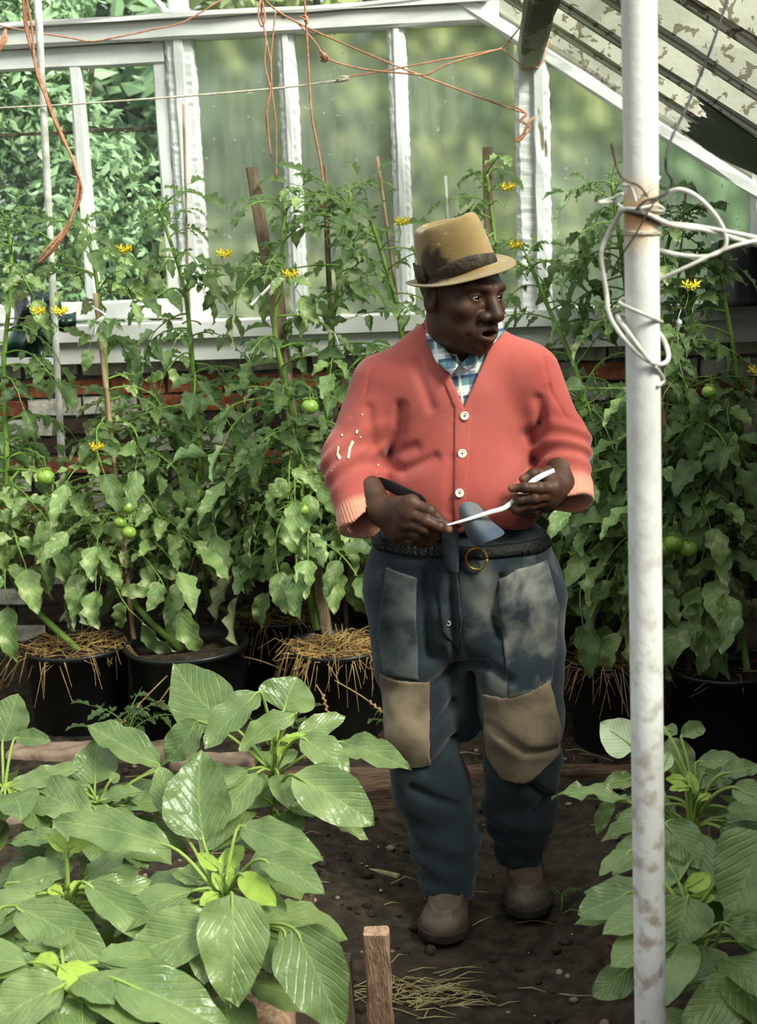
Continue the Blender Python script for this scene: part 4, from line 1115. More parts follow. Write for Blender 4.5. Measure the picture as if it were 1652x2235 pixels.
# ---------------------------------------------------------------- amaranth (big smooth leaves)
def amaranth(label, foot, stem, leaves, seed, crop, fill=10, fillr=.22, fillz=(.2, .5)):
    """foot: world xy; stem: list of (cropx, cropy, Y); leaves: (base, tip, width px, dY, options)"""
    foot = np.array([foot[0], foot[1], float(ground_z(np.array(foot[0]), np.array(foot[1])))-.01])
    root = tagset(empty('amaranth_plant', foot), label, 'plant', 'leafy amaranth plants in the front beds')
    C_ = crop
    st = [foot]+[at(*C_(x, y), Y) for x, y, Y in stem]
    MB().tube(st, list(np.linspace(.011, .0045, len(st))), 8, 5).build('stem', 'astem', root, off=foot)
    SP, _ = catmull(np.array(st), np.zeros(len(st)), 8)
    r = np.random.default_rng(seed)
    for k, lf in enumerate(leaves):
        (bx_, by_), (tx, ty), wpx, Y = lf[:4]; op = lf[4] if len(lf) > 4 else {}
        b = at(*C_(bx_, by_), Y)
        n = nrm(np.array(op.get('n', (r.uniform(-.3, .3), -.62+r.uniform(-.15, .25), .78))))
        t = atplane(*C_(tx, ty), b, n)
        depth = np.dot(b-CAM, _fw); wd = wpx*C_.s*depth/FPX
        m = MB(); V, F, UV = blade(b, t, wd*1.04, n, op.get('shape', 'ovate'), op.get('fold', r.uniform(.05, .3)), op.get('arch', r.uniform(.02, .08)), op.get('wave', .034), seed*100+k, 13, 8, op.get('curl', 0.))
        m.add(V, F, UV)
        # petiole back to the nearest node lower on the stem
        tgt = SP[np.argmin(((SP-(b+np.array([0, .03, -.10])))**2).sum(1))]
        mid = (b*.55+tgt*.45)+np.array([0, 0, .015])
        m.tube([tgt, mid, b, b+(t-b)*.25+n*.002, b+(t-b)*.7+n*.004], [.0042, .0036, .0032, .0016, .0006], 6, 3, mi=1)
        # keep the rib on the arched surface only near the base
        m.build('leaf', [op.get('mat', 'amaranth'), 'astem'], root, off=foot)
    for k in range(fill*2):          # inner foliage lower down, mostly hidden
        a = r.uniform(0, 6.28); sp = SP[int(r.uniform(.25, .85)*(len(SP)-1))]
        b = sp+np.array([math.cos(a)*.06, math.sin(a)*.06, .02]); ln = r.uniform(.09, .17)
        t = b+np.array([math.cos(a)*ln, math.sin(a)*ln, -r.uniform(.0, .08)])
        m = MB(); V, F, UV = blade(b, t, ln*.62, (math.cos(a)*.3, math.sin(a)*.3-.2, 1), 'ovate', .15, .1, .02, seed*77+k, 9, 6); m.add(V, F, UV)
        m.tube([sp, (sp+b)/2+np.array([0, 0, .01]), b], [.004, .0035, .003], 5, 2, mi=1); m.build('leaf', ['amaranth', 'astem'], root, off=foot)
    return root
class Crop:
    def __init__(s, x, y, k): s.x, s.y, s.k = x, y, k; s.s = 1/k
    def __call__(s, a, b): return s.x+a/s.k, s.y+b/s.k
LC = Crop(0, 1400, 1.8356); RC_ = Crop(1200, 1200, 2.159)
Yg_ = {'mat': 'amaranth_young'}
amaranth('tallest amaranth plant in the front bed, beside the man\'s right leg', (-.62, 2.92), [(1085, 760, 2.88), (1090, 600, 2.88), (1105, 420, 2.9)],
 [((900, 318), (700, 92), 235, 2.98, {'shape': 'heart', 'n': (-.15, -.8, .6), 'arch': .03}), ((1040, 200), (822, 432), 150, 2.86, {'wave': .04}), ((1135, 278), (1190, 142), 215, 2.94, {'shape': 'heart', 'n': (.1, -.8, .6)}),
  ((1186, 288), (958, 440), 125, 2.86, {}), ((800, 320), (664, 478), 150, 2.96, {'n': (-.3, -.8, .5)}), ((1205, 385), (1402, 525), 135, 2.84, {}), ((1190, 378), (1385, 300), 95, 2.96, {'n': (.2, -.7, .7)}),
  ((1362, 402), (1652, 522), 125, 2.90, {'fold': .3, 'arch': .1}), ((1172, 535), (1500, 735), 215, 2.74, {'shape': 'ovate', 'n': (.1, -.75, .65), 'arch': .04}), ((1092, 650), (905, 528), 165, 2.80, {}),
  ((1120, 400), (1230, 375), 40, 2.88, Yg_), ((1090, 480), (1110, 352), 36, 2.88, Yg_), ((1120, 470), (1150, 395), 34, 2.86, Yg_), ((1080, 600), (1110, 540), 40, 2.84, Yg_), ((1300, 690), (1480, 800), 60, 2.78, {}), ((860, 590), (880, 480), 100, 2.95, {}), ((1240, 660), (1130, 740), 90, 2.82, {})], 1, LC, 10)
amaranth('amaranth plant at the board end with large drooping leaves', (-.62, 2.42), [(905, 1250, 2.40), (900, 1080, 2.40), (895, 930, 2.40)],
 [((815, 800), (808, 436), 255, 2.52, {'shape': 'heart', 'fold': .45, 'n': (0, -.8, .6), 'arch': .02}), ((684, 822), (208, 722), 165, 2.44, {'n': (-.1, -.55, .83), 'arch': .05}), ((962, 738), (1296, 880), 150, 2.46, {'arch': .08}),
  ((1040, 872), (1302, 1018), 128, 2.36, {'fold': .3}), ((930, 1012), (922, 1472), 262, 2.28, {'shape': 'heart', 'n': (.05, -.85, .5), 'arch': .05}), ((1178, 1150), (1372, 1575), 262, 2.26, {'shape': 'heart', 'n': (-.15, -.85, .5), 'arch': .06, 'wave': .03}),
  ((868, 1122), (516, 1262), 238, 2.28, {'shape': 'ovate', 'n': (-.1, -.7, .7)}), ((960, 930), (1112, 1062), 95, 2.36, Yg_), ((885, 922), (975, 818), 85, 2.42, Yg_), ((880, 915), (795, 848), 60, 2.42, Yg_),
  ((1128, 1150), (1205, 1402), 72, 2.32, {}), ((890, 1000), (850, 925), 40, 2.38, Yg_), ((915, 980), (930, 900), 36, 2.37, Yg_), ((870, 1010), (800, 1060), 60, 2.38, Yg_), ((830, 960), (690, 930), 90, 2.44, {}), ((740, 1010), (650, 1090), 70, 2.44, {}), ((690, 700), (640, 500), 125, 2.60, {'n': (-.1, -.8, .6)})], 2, LC, 14)
amaranth('amaranth plant low at the left of the front bed', (-1.0, 2.5), [(262, 1150, 2.48), (265, 1000, 2.48)],
 [((272, 838), (425, 760), 110, 2.50, {'fold': .4, 'mat': 'amaranth_young'}), ((265, 840), (190, 775), 60, 2.50, Yg_), ((345, 968), (672, 1238), 135, 2.38, {'fold': .35, 'arch': .1}), ((62, 1062), (444, 1312), 200, 2.34, {'n': (0, -.65, .76)}), ((18, 982), (296, 905), 150, 2.50, {'n': (-.1, -.6, .8)}),
  ((330, 962), (545, 822), 120, 2.52, {}), ((330, 985), (642, 975), 100, 2.44, {}), ((250, 785), (38, 810), 85, 2.58, {}), ((285, 1000), (330, 960), 50, 2.46, Yg_), ((250, 1010), (190, 990), 50, 2.46, Yg_), ((255, 980), (130, 1000), 80, 2.5, {}), ((20, 1060), (-90, 1180), 120, 2.36, {}), ((60, 1180), (210, 1260), 90, 2.4, {})], 3, LC, 14)
amaranth('nearest amaranth plant in the bottom left corner', (-.95, 2.16), [(235, 1440, 2.15), (238, 1330, 2.15)],
 [((462, 1352), (930, 1570), 225, 2.08, {'shape': 'heart'}), ((262, 1372), (-50, 1560), 240, 2.06, {'n': (-.1, -.6, .8)}), ((240, 1300), (436, 1482), 140, 2.12, {'mat': 'amaranth_young'}), ((235, 1300), (130, 1285), 80, 2.16, Yg_), ((225, 1330), (60, 1270), 110, 2.2, {}), ((330, 1420), (330, 1600), 150, 2.08, {}), ((420, 1340), (640, 1345), 90, 2.2, {}), ((690, 1420), (800, 1540), 90, 2.2, {})], 4, LC, 12)
amaranth('amaranth plant in the middle of the left bed before the stone', (-1.05, 2.9), [(385, 760, 2.86), (385, 620, 2.86)],
 [((642, 505), (345, 335), 150, 2.90, {'fold': .4}), ((380, 572), (392, 388), 175, 2.90, {'shape': 'heart', 'fold': .3, 'n': (0, -.75, .65)}), ((362, 702), (88, 575), 185, 2.74, {}), ((400, 640), (570, 600), 80, 2.84, {}), ((440, 560), (480, 535), 60, 2.86, {}), ((560, 620), (430, 600), 70, 2.9, {}), ((370, 660), (430, 740), 80, 2.8, {}), ((680, 480), (760, 310), 110, 2.98, {})], 5, LC, 12)
amaranth('amaranth plant at the far left edge of the bed', (-1.32, 2.9), [(15, 700, 2.88), (15, 600, 2.88)],
 [((42, 582), (332, 492), 95, 2.86, {}), ((10, 402), (70, 208), 180, 2.98, {'shape': 'heart', 'n': (-.1, -.8, .6)}), ((60, 388), (204, 398), 75, 2.96, {'fold': .4}), ((20, 610), (-80, 700), 110, 2.84, {}), ((30, 600), (100, 700), 60, 2.86, Yg_), ((10, 620), (60, 560), 50, 2.86, Yg_)], 6, LC, 8)
# right bed, behind the pole
amaranth('amaranth plant with one pale upturned leaf behind the pole', (.62, 2.72), [(690, 1450, 2.66), (688, 1300, 2.64), (680, 1160, 2.64)],
 [((405, 935), (236, 815), 175, 2.66, {'mat': 'amaranth_pale', 'shape': 'heart', 'n': (-.3, -.8, .5)}), ((385, 1192), (8, 1165), 95, 2.58, {'wave': .06, 'n': (0, -.35, .94), 'fold': .3}), ((300, 1170), (222, 1342), 75, 2.62, {'n': (-.4, -.9, .2)}),
  ((632, 1062), (566, 882), 160, 2.72, {'n': (0, -.8, .6)}), ((618, 882), (722, 825), 90, 2.74, {'fold': .4}), ((545, 1290), (712, 1505), 175, 2.54, {'shape': 'heart', 'n': (0, -.8, .6)}), ((690, 1002), (925, 1010), 95, 2.68, {'fold': .35}), ((800, 1062), (1010, 1030), 95, 2.6, {}), ((862, 1118), (1010, 1190), 125, 2.56, {}),
  ((690, 1152), (650, 1042), 62, 2.62, Yg_), ((640, 1090), (545, 1080), 60, 2.62, Yg_), ((660, 1120), (560, 1130), 50, 2.6, Yg_), ((700, 1180), (760, 1150), 40, 2.6, Yg_), ((540, 840), (600, 870), 70, 2.74, {}), ((720, 1060), (860, 1090), 120, 2.7, {}), ((560, 960), (530, 1050), 60, 2.66, {'mat': 'amaranth_pale'}), ((760, 1280), (900, 1240), 90, 2.7, {}), ((400, 1080), (250, 1110), 90, 2.7, {})], 7, RC_, 12)
amaranth('nearest amaranth plant in the right bed with broad dark leaves', (.50, 2.40), [(720, 1900, 2.38), (690, 1700, 2.36)],
 [((395, 1420), (232, 1538), 95, 2.46, {}), ((398, 1612), (132, 1722), 180, 2.40, {'n': (-.1, -.6, .8)}), ((402, 1958), (198, 2106), 160, 2.34, {'n': (-.1, -.7, .7)}), ((652, 1632), (606, 1872), 245, 2.34, {'shape': 'heart', 'n': (0, -.85, .5)}), ((860, 1950), (556, 1955), 170, 2.32, {}),
  ((945, 2040), (612, 2245), 230, 2.26, {'shape': 'heart'}), ((1010, 1330), (845, 1735), 330, 2.30, {'shape': 'heart', 'n': (-.1, -.85, .5), 'arch': .03}), ((640, 1600), (760, 1530), 90, 2.42, Yg_), ((660, 1640), (780, 1640), 70, 2.44, Yg_), ((880, 1980), (1010, 1960), 80, 2.3, Yg_), ((820, 1760), (1000, 1870), 150, 2.36, {}), ((940, 2100), (1020, 2230), 120, 2.24, {}), ((560, 1480), (600, 1560), 60, 2.44, {})], 8, RC_, 12)

# ---------------------------------------------------------------- tomato leaves : shared compound leaf meshes
def tomato_leaf_mesh(seed, pale=False, droop=.8, npair=3):
    r = np.random.default_rng(seed); m = MB(); Ln = .26
    # rachis in the XZ plane
    P = [np.zeros(3)]; ang = r.uniform(.15, .5)
    for k in range(8):
        P.append(P[-1]+np.array([math.cos(ang), r.normal(0, .06), math.sin(ang)])*Ln/8); ang -= droop/8*r.uniform(.7, 1.3)
    P = np.array(P); m.tube(P, list(np.linspace(.0044, .0014, 9)), 5, 0, mi=1)
    T = np.gradient(P, axis=0); T /= np.linalg.norm(T, axis=1)[:, None]
    def leaflet(i, side, ln, wd):
        p = P[i]; t = T[i]; up = nrm(np.cross(np.cross(t, [0, 0, 1.]), t)) if abs(t[2]) < .98 else np.array([1., 0, 0])
        sd = np.cross(up, t)
        d = nrm(t*r.uniform(.35, .8)+sd*side*1.+up*r.uniform(-.45, .1)-np.array([0, 0, r.uniform(.15, .7)])) if side else nrm(t+up*r.uniform(-.2, .1)-np.array([0, 0, .2]))
        n = nrm(up+sd*r.normal(0, .25)+t*.2)
        b = p+d*ln*.12
        m.tube([p, b], [.0018, .0014], 4, 0, mi=1, cap=False)
        V, F, UV = blade(b, b+d*ln, wd, n, 'lobed', r.uniform(.1, .8), r.uniform(.0, .1), .045, r.integers(1 << 30), 14, 4, r.uniform(0, .4)); m.add(V, F, UV)
    for q in range(npair):
        i = int(2+q*(5.2/npair)+.5); ln = (.055+.035*q/npair)*r.uniform(.8, 1.2)*1.15
        leaflet(i, 1, ln, ln*r.uniform(.40, .55)); leaflet(min(i+(r.random() < .4), 7), -1, ln*r.uniform(.85, 1.1), ln*r.uniform(.40, .55))
        if q < npair-1:
            for sd_ in (-1, 1):
                if r.random() < .6: leaflet(i+1, sd_, .03, .017)
    leaflet(8, 0, .12*r.uniform(.9, 1.2), .056*r.uniform(.9, 1.15))
    me = m.mesh('tomato_leaf'); me.materials.append(MT['tomato_leaf_pale' if pale else 'tomato_leaf']); me.materials.append(MT['tstem'])
    me.polygons.foreach_set('use_smooth', np.ones(len(me.polygons), bool)); return me
TL = [tomato_leaf_mesh(100+k, False, [.5, .9, 1.3, 1.7][k % 4], 3 if k % 2 else 2) for k in range(10)]
TLP = [tomato_leaf_mesh(200+k, True, [1.1, 1.6, 2.0][k % 3], 2) for k in range(5)]
# young top tuft
def put(name, me, root, pos, yaw_, pitch, roll_, sc, foot):
    o = bpy.data.objects.new(name, me); COL.objects.link(o); o.parent = root
    o.location = Vector(np.array(pos)-foot); o.rotation_euler = (roll_, pitch, yaw_); o.scale = (sc, sc, sc); return o
# fruit and flowers, shared meshes
def fruit_mesh():
    m = MB(); m.ball((0, 0, 0), (.03, .03, .026), 14, 10)
    for k in range(5):
        a = k*1.2566; m.tube([(0, 0, .025), (.012*math.cos(a), .012*math.sin(a), .030), (.026*math.cos(a), .026*math.sin(a), .024)], [.003, .0025, .0008], 4, 2, mi=1)
    m.tube([(0, 0, .024), (.004, 0, .045), (.0, 0, .07)], .0018, 5, 2, mi=1)
    me = m.mesh('tomato'); me.materials.append(MT['tomato_fruit']); me.materials.append(MT['tstem']); me.polygons.foreach_set('use_smooth', np.ones(len(me.polygons), bool)); return me
def flower_mesh():
    m = MB(); r = np.random.default_rng(4)
    m.tube([(0, 0, .0), (.01, 0, .035), (.0, -.01, .06), (.012, -.03, .066)], .0013, 4, 3, mi=1)
    for f in range(4):
        c = np.array([r.uniform(-.025, .03), r.uniform(-.035, .0), r.uniform(.03, .07)]); ax = nrm((r.uniform(-.4, .4), -1, -.3))
        u = nrm(np.cross(ax, [0, 0, 1])); v = np.cross(ax, u)
        for k in range(5):
            a = k*1.2566+f; d = u*math.cos(a)+v*math.sin(a); e = -u*math.sin(a)+v*math.cos(a)
            m.add([c, c+d*.009+e*.004, c+d*.017-ax*.004, c+d*.009-e*.004], [(0, 1, 2, 3)])
        m.tube([c, c+ax*.010], [.003, .0012], 5); m.tube([c, (.0, -.01, .06)], .0009, 4, mi=1)
    me = m.mesh('flower_truss'); me.materials.append(MT['flower']); me.materials.append(MT['tstem']); return me
FRUIT = fruit_mesh(); FLOW = flower_mesh()
fsz = {}
def tomato_plant(label, foot, stem, n, seed, fruits=(), flowers=(), spread=(-math.pi, 0), sc=(.85, 1.30), dens_top=1., lowpale=.35, zrange=(.22, 1.), back=.35):
    """stem: (px, py, Y) from bottom to top"""
    foot = np.array([foot[0], foot[1], float(ground_z(np.array(foot[0]), np.array(foot[1])))+.25]); r = np.random.default_rng(seed)
    root = tagset(empty('tomato_plant', foot), label, 'plant', 'tomato plants in tubs along the end wall')
    st = [foot]+[at(x, y, Y) for x, y, Y in stem]
    SP, SR = catmull(np.array(st), np.linspace(.0125, .006, len(st)), 8)
    MB().tube(SP, list(SR), 7).build('stem', 'tstem', root, off=foot)
    N = len(SP); H = SP[:, 2]; zlo = H[0]+(H[-1]-H[0])*zrange[0]; zhi = H[0]+(H[-1]-H[0])*zrange[1]
    n = int(n*3.)
    for k in range(n):
        f = ((k+r.uniform(0, 1))/n)**1.7; z = zlo+(zhi-zlo)*f; p = SP[np.argmin(abs(H-z))]
        if 1.14 < z < 1.52 and r.random() < .5: continue
        side = r.random()
        yaw_ = r.uniform(*spread) if side > back else r.uniform(0, math.pi)
        top = f > .86
        low = f < .3
        lst = TLP if (low and r.random() < lowpale*1.6) or r.random() < lowpale*.25 else TL
        me = lst[r.integers(len(lst))]
        s = r.uniform(*sc)*(1.1-.42*f)
        put('leaf', me, root, p, yaw_, r.uniform(-.55, .15) if top else r.uniform(-.25, .35), r.normal(0, .3), s, foot)
    for k in range(5):   # growing tip
        put('leaf', TL[r.integers(len(TL))], root, SP[-1]-np.array([0, 0, .02*k]), r.uniform(-3.14, 3.14), r.uniform(-1.0, -.3), r.normal(0, .3), r.uniform(.35, .55), foot)
    for (x, y, Y, s) in fruits:
        Y = Y-.10; p = at(x, y, Y); o = put('tomato', FRUIT, root, p, r.uniform(0, 6), r.uniform(-.2, .2), 0, s, foot)
        q = SP[np.argmin(((SP-p)**2).sum(1))]; t = p+np.array([0, 0, .07*s])
        MB().tube([t-np.array([0, 0, .005]), (t+q)/2+np.array([0, 0, .03]), q], [.0018, .002, .0026], 5, 4).build('truss_stalk', 'tstem', root, off=foot)
    for (x, y, Y) in flowers:
        Y = Y-.14; p = at(x, y, Y)-np.array([0, 0, .05]); put('flower_truss', FLOW, root, p, r.uniform(-.6, .6), 0, 0, 1., foot)
        q = SP[np.argmin(((SP-p)**2).sum(1))]
        MB().tube([p, (p+q)/2+np.array([0, 0, .02]), q], [.0014, .002, .0024], 5, 4).build('truss_stalk', 'tstem', root, off=foot)
    return root
tomato_plant('tomato plant at the left edge behind the hanging white pole', (-1.46, 4.54), [(22, 1250, 4.68), (14, 1000, 4.68), (8, 800, 4.72), (25, 600, 4.75), (15, 470, 4.75)], 26, 11, fruits=((100, 1042, 4.55, 1.0),), flowers=((75, 690, 4.6), (120, 690, 4.6)), lowpale=.5)
tomato_plant('tomato plant tied to a cane under the left casement', (-1.09, 4.5), [(285, 1300, 4.66), (262, 1130, 4.64), (238, 950, 4.64), (228, 760, 4.66), (212, 620, 4.7), (190, 500, 4.74)], 28, 12, fruits=((278, 1108, 4.5, .85), (262, 1140, 4.5, .72), (281, 1162, 4.5, .82)), flowers=((265, 555, 4.62), (205, 985, 4.5)), lowpale=.8)
tomato_plant('tomato plant climbing beside the thin bamboo cane', (-0.86, 4.88), [(455, 1300, 4.84), (440, 1050, 4.84), (425, 860, 4.86), (412, 700, 4.9), (395, 600, 4.92), (345, 450, 4.92)], 26, 13, fruits=((430, 1078, 4.7, .7),), flowers=((480, 565, 4.8),), lowpale=.3)
tomato_plant('tomato plant tied to the leaning wooden stake', (-0.58, 4.47), [(690, 1380, 4.64), (668, 1180, 4.62), (648, 960, 4.62), (622, 830, 4.62), (600, 720, 4.64), (612, 600, 4.68), (622, 430, 4.72)], 27, 14, fruits=((676, 888, 4.5, .95), (640, 1110, 4.45, .7), (660, 1112, 4.45, .7)), flowers=((625, 610, 4.6),), lowpale=.5)
tomato_plant('tomato plant below the orange twine knot', (-0.74, 4.86), [(715, 1300, 4.86), (705, 1050, 4.86), (715, 880, 4.88), (722, 740, 4.88), (745, 580, 4.9), (765, 420, 4.9)], 26, 15, lowpale=.3)
tomato_plant('tomato plant behind the man\'s right shoulder', (-0.24, 4.88), [(880, 1200, 4.9), (885, 900, 4.92), (872, 700, 4.92), (835, 560, 4.92), (805, 470, 4.92)], 20, 16, flowers=((868, 495, 4.85),), lowpale=.2)
tomato_plant('tomato plant on the wooden stake behind the hat', (-0.08, 4.88), [(1090, 1200, 4.95), (1080, 800, 4.96), (1085, 600, 4.97), (1062, 380, 4.98)], 14, 17, back=0., flowers=((1100, 420, 4.9), (1118, 545, 4.9)), lowpale=.1)
tomato_plant('tomato plant between the man and the pole', (0.3, 4.32), [(1320, 1350, 4.5), (1300, 1100, 4.5), (1270, 850, 4.6), (1200, 680, 4.75), (1150, 560, 4.8)], 26, 18, lowpale=.5)
tomato_plant('tomato plant half hidden by the pole', (0.37, 4.32), [(1370, 1300, 4.55), (1365, 1000, 4.6), (1370, 700, 4.65), (1345, 470, 4.7), (1335, 400, 4.7)], 24, 19, lowpale=.4)
tomato_plant('tomato plant with three green fruits right of the pole', (0.62, 4.24), [(1490, 1430, 4.36), (1480, 1200, 4.34), (1495, 1040, 4.34), (1482, 860, 4.40), (1440, 690, 4.46), (1440, 600, 4.5), (1475, 480, 4.5)], 28, 20, fruits=((1452, 1197, 4.2, .95), (1470, 1186, 4.18, .95), (1501, 1197, 4.2, .98), (1547, 855, 4.25, .7)), flowers=((1495, 635, 4.35), (1390, 570, 4.6)), lowpale=.6)
tomato_plant('tomato plant at the far right under the eaves', (0.73, 4.24), [(1610, 1300, 4.4), (1600, 1050, 4.4), (1610, 850, 4.45), (1590, 700, 4.5), (1560, 560, 4.6)], 28, 21, spread=(-3.1, -1.7), back=0., flowers=((1640, 820, 4.3),), lowpale=.5)
# ================================================================ TUBS, STAKES, STRINGS, POLE
def world_tube(name, pts, r, mat, label, cat, group=None, n=7, spl=6, parent=None):
    o = MB().tube(pts, r, n, spl).build(name, mat, parent)
    if parent is None: tagset(o, label, cat, group)
    elif label: o['label'] = label
    return o
def gz(x, y): return float(ground_z(np.array(x), np.array(y)))
# ---- tubs
def tub(label, x, y, r, h=.30):
    z = gz(x, y)-.012
    t = tagset(empty('plant_tub', (x, y, z)), label, 'tub', 'black tubs along the end wall')
    MB().lathe([(.0, .0), (r*.84, .0), (r*.86, .004), (r*.97, h-.02), (r*1.03, h-.018), (r*1.05, h-.004), (r*1.02, h), (r*.96, h-.004), (r*.93, h-.05)], n=36).build('tub_wall', 'black_pl', t)
    m = MB(); n = 20; V = [(0, 0, h-.035)]; F = []
    for k in (1, 2, 3):
        for i in range(n): a = 2*math.pi*i/n; V.append((r*.945*k/3*math.cos(a), r*.945*k/3*math.sin(a), h-.04+.01*math.sin(i*3.1+k*2)))
    for i in range(n): F.append((0, 1+i, 1+(i+1) % n))
    for k in (0, 1):
        for i in range(n): F.append((1+k*n+i, 1+(k+1)*n+i, 1+(k+1)*n+(i+1) % n, 1+k*n+(i+1) % n))
    m.add(V, F).build('potting_soil', 'soil', t); return z+h-.035
def straw(label, x, y, z, r, n, seed, extra=(), flop=.5):
    q = np.random.default_rng(seed); m = MB()
    for k in range(n):
        a = q.uniform(0, 6.28); d = r*math.sqrt(q.random()); c = np.array([x+d*math.cos(a), y+d*math.sin(a)*.9, z+q.uniform(.0, .055)*(1-d/r*.5)])
        b = a+q.normal(0, 1.); ln = q.uniform(.05, .13); dr = np.array([math.cos(b), math.sin(b), q.uniform(-.25, .35)])
        e = c+dr*ln; out = math.hypot(e[0]-x, e[1]-y) > r
        mid = (c+e)/2+np.array([0, 0, q.uniform(0, .02)])
        if out: e[2] = c[2]-q.uniform(.0, .12)*flop*2
        m.tube([c-dr*ln*.3, mid, e], [.0016, .0016, .0009], 3, 0, cap=False)
    for pts, ear in extra:
        m.tube(pts, .0022, 5, 4)
        if ear:
            e = np.array(pts[-1]); d = nrm(e-np.array(pts[-2]))
            for j in range(7): m.ball(e-d*.009*j+np.array([.003*(-1)**j, 0, .002]), (.0045, .0045, .006), 6, 4)
    o = m.build('straw_mulch', 'straw'); o['kind'] = 'stuff'; o['label'] = label; o['category'] = 'straw'; return o
zt = {}
for k, lab, x, y, r in (('A', 'black tub cut off by the left edge', -1.46, 4.52, .18), ('B', 'wide black tub with shiny bare rim on the left', -1.07, 4.48, .20), ('C', 'black tub set back between two others, heaped with straw', -.80, 4.86, .16),
                        ('D', 'black tub heaped with bright straw beside the man', -.56, 4.46, .165), ('E', 'black tub hidden behind the man', -.16, 4.86, .18), ('F', 'black tub with straw left of the pole', .33, 4.30, .15), ('G', 'black tub with bare rim right of the pole', .66, 4.22, .17)):
    zt[k] = tub(lab, x, y, r)
straw('dry straw on the tub at the left edge', -1.46, 4.50, zt['A'], .17, 150, 1)
straw('dry straw in shade on the set back tub', -.80, 4.84, zt['C'], .15, 170, 2, [([at(480, 1425, 4.6), at(560, 1440, 4.5), at(625, 1464, 4.42)], False)])
straw('bright dry straw on the tub beside the man', -.56, 4.44, zt['D'], .16, 260, 3, [([at(690, 1495, 4.25), at(705, 1520, 4.22), at(715, 1556, 4.2)], True), ([at(730, 1485, 4.25), at(790, 1520, 4.2), at(836, 1556, 4.18)], True), ([at(752, 1440, 4.35), at(755, 1400, 4.35)], False)])
straw('dry straw on the tub left of the pole', .33, 4.28, zt['F'], .15, 170, 4)
straw('few straw stalks lying on the tub right of the pole', .66, 4.20, zt['G'], .15, 16, 5, flop=.1)
o = MB()
for pts, ear in (([at(380, 1460, 4.30), at(320, 1520, 4.27), at(262, 1585, 4.24)], True), ([at(378, 1490, 4.28), at(342, 1540, 4.27)], False)):
    o.tube(pts, .0026, 5, 4)
    if ear:
        e = np.array(pts[-1]); d = nrm(e-np.array(pts[-2]))
        for j in range(9): o.ball(e-d*.010*j+np.array([.003*(-1)**j, 0, .002]), (.0048, .0048, .007), 6, 4)
tagset(o.build('wheat_stalk', 'straw'), 'pale bent wheat stalks leaning on the wide black tub', 'straw')

# ---- stakes and canes
def stake(label, a, b, wd, mat='wood', cat='stake', name='wooden_stake'):
    """a = top, b = any lower point; runs on into the ground"""
    a = np.array(a); b = np.array(b); d = b-a; e = a+d*((a[2]-.0)/(a[2]-b[2]))
    o = MB().beam(e, a, wd, wd*.8, (0, -1, 0), .0012, 18).build(name, mat, smooth=False); return tagset(o, label, cat, 'stakes and canes among the tomatoes')
def cane(label, a, b, r, mat='cane', ground=True):
    a = np.array(a); b = np.array(b); d = b-a; e = a+d*((a[2]-.0)/(a[2]-b[2])) if ground else b
    n = 12; P = [a+(e-a)*k/n for k in range(n+1)]; Q = []; R = []
    for k in range(n):
        for f, rr in ((0., 1.), (.44, 1.), (.47, 1.22), (.50, 1.)): Q.append(P[k]+(P[k+1]-P[k])*f); R.append(r*rr)
    Q.append(P[-1]); R.append(r)
    o = MB().tube(Q, R, 7).build('garden_cane', mat); return tagset(o, label, 'cane', 'stakes and canes among the tomatoes')
stake('leaning square wooden stake before the first misted pane', at(549, 366, 4.85), at(640, 930, 4.70), .036)
stake('upright wooden stake rising behind the hat', at(1065, 322, 5.08), at(1068, 470, 5.06), .037)
stake('thin brown stake knotted with orange twine', at(706, 362, 4.98), at(716, 560, 4.96), .017)
stake('short square stake beside the leaning wooden stake', at(603, 560, 4.90), at(625, 760, 4.86), .022)
cane('thin bamboo cane in front of the wide white mullion', at(400, 228, 5.12), at(412, 690, 5.06), .0045)
cane('bamboo cane leaning behind the man\'s shoulder', at(823, 342, 5.06), at(862, 620, 5.02), .0060)
cane('bamboo cane beside the tied left tomato stem', at(208, 640, 4.62), at(268, 1180, 4.56), .0085)
cane('bamboo cane tied with a white bow right of the pole', at(1440, 850, 4.36), at(1470, 1130, 4.33), .0095)
cane('slim dark cane behind the pole wires', at(1496, 420, 4.95), at(1484, 560, 4.93), .0045)
cane('short white painted stick behind the hat', at(972, 384, 5.10), at(976, 470, 5.08), .0055, 'cane_white')
# ---- thin white pole at the left
a, b = at(79, -60, 5.02), at(113, 585, 5.02); e = a+(b-a)*(a[2]/(a[2]-b[2]))
o = MB().tube([a+(e-a)*k/14 for k in range(15)], [.0128+.0014*math.sin(k*2.3) for k in range(15)], 12).build('white_pole', 'cane_white'); tagset(o, 'thin white pole hung with an orange twine bundle, left', 'pole')

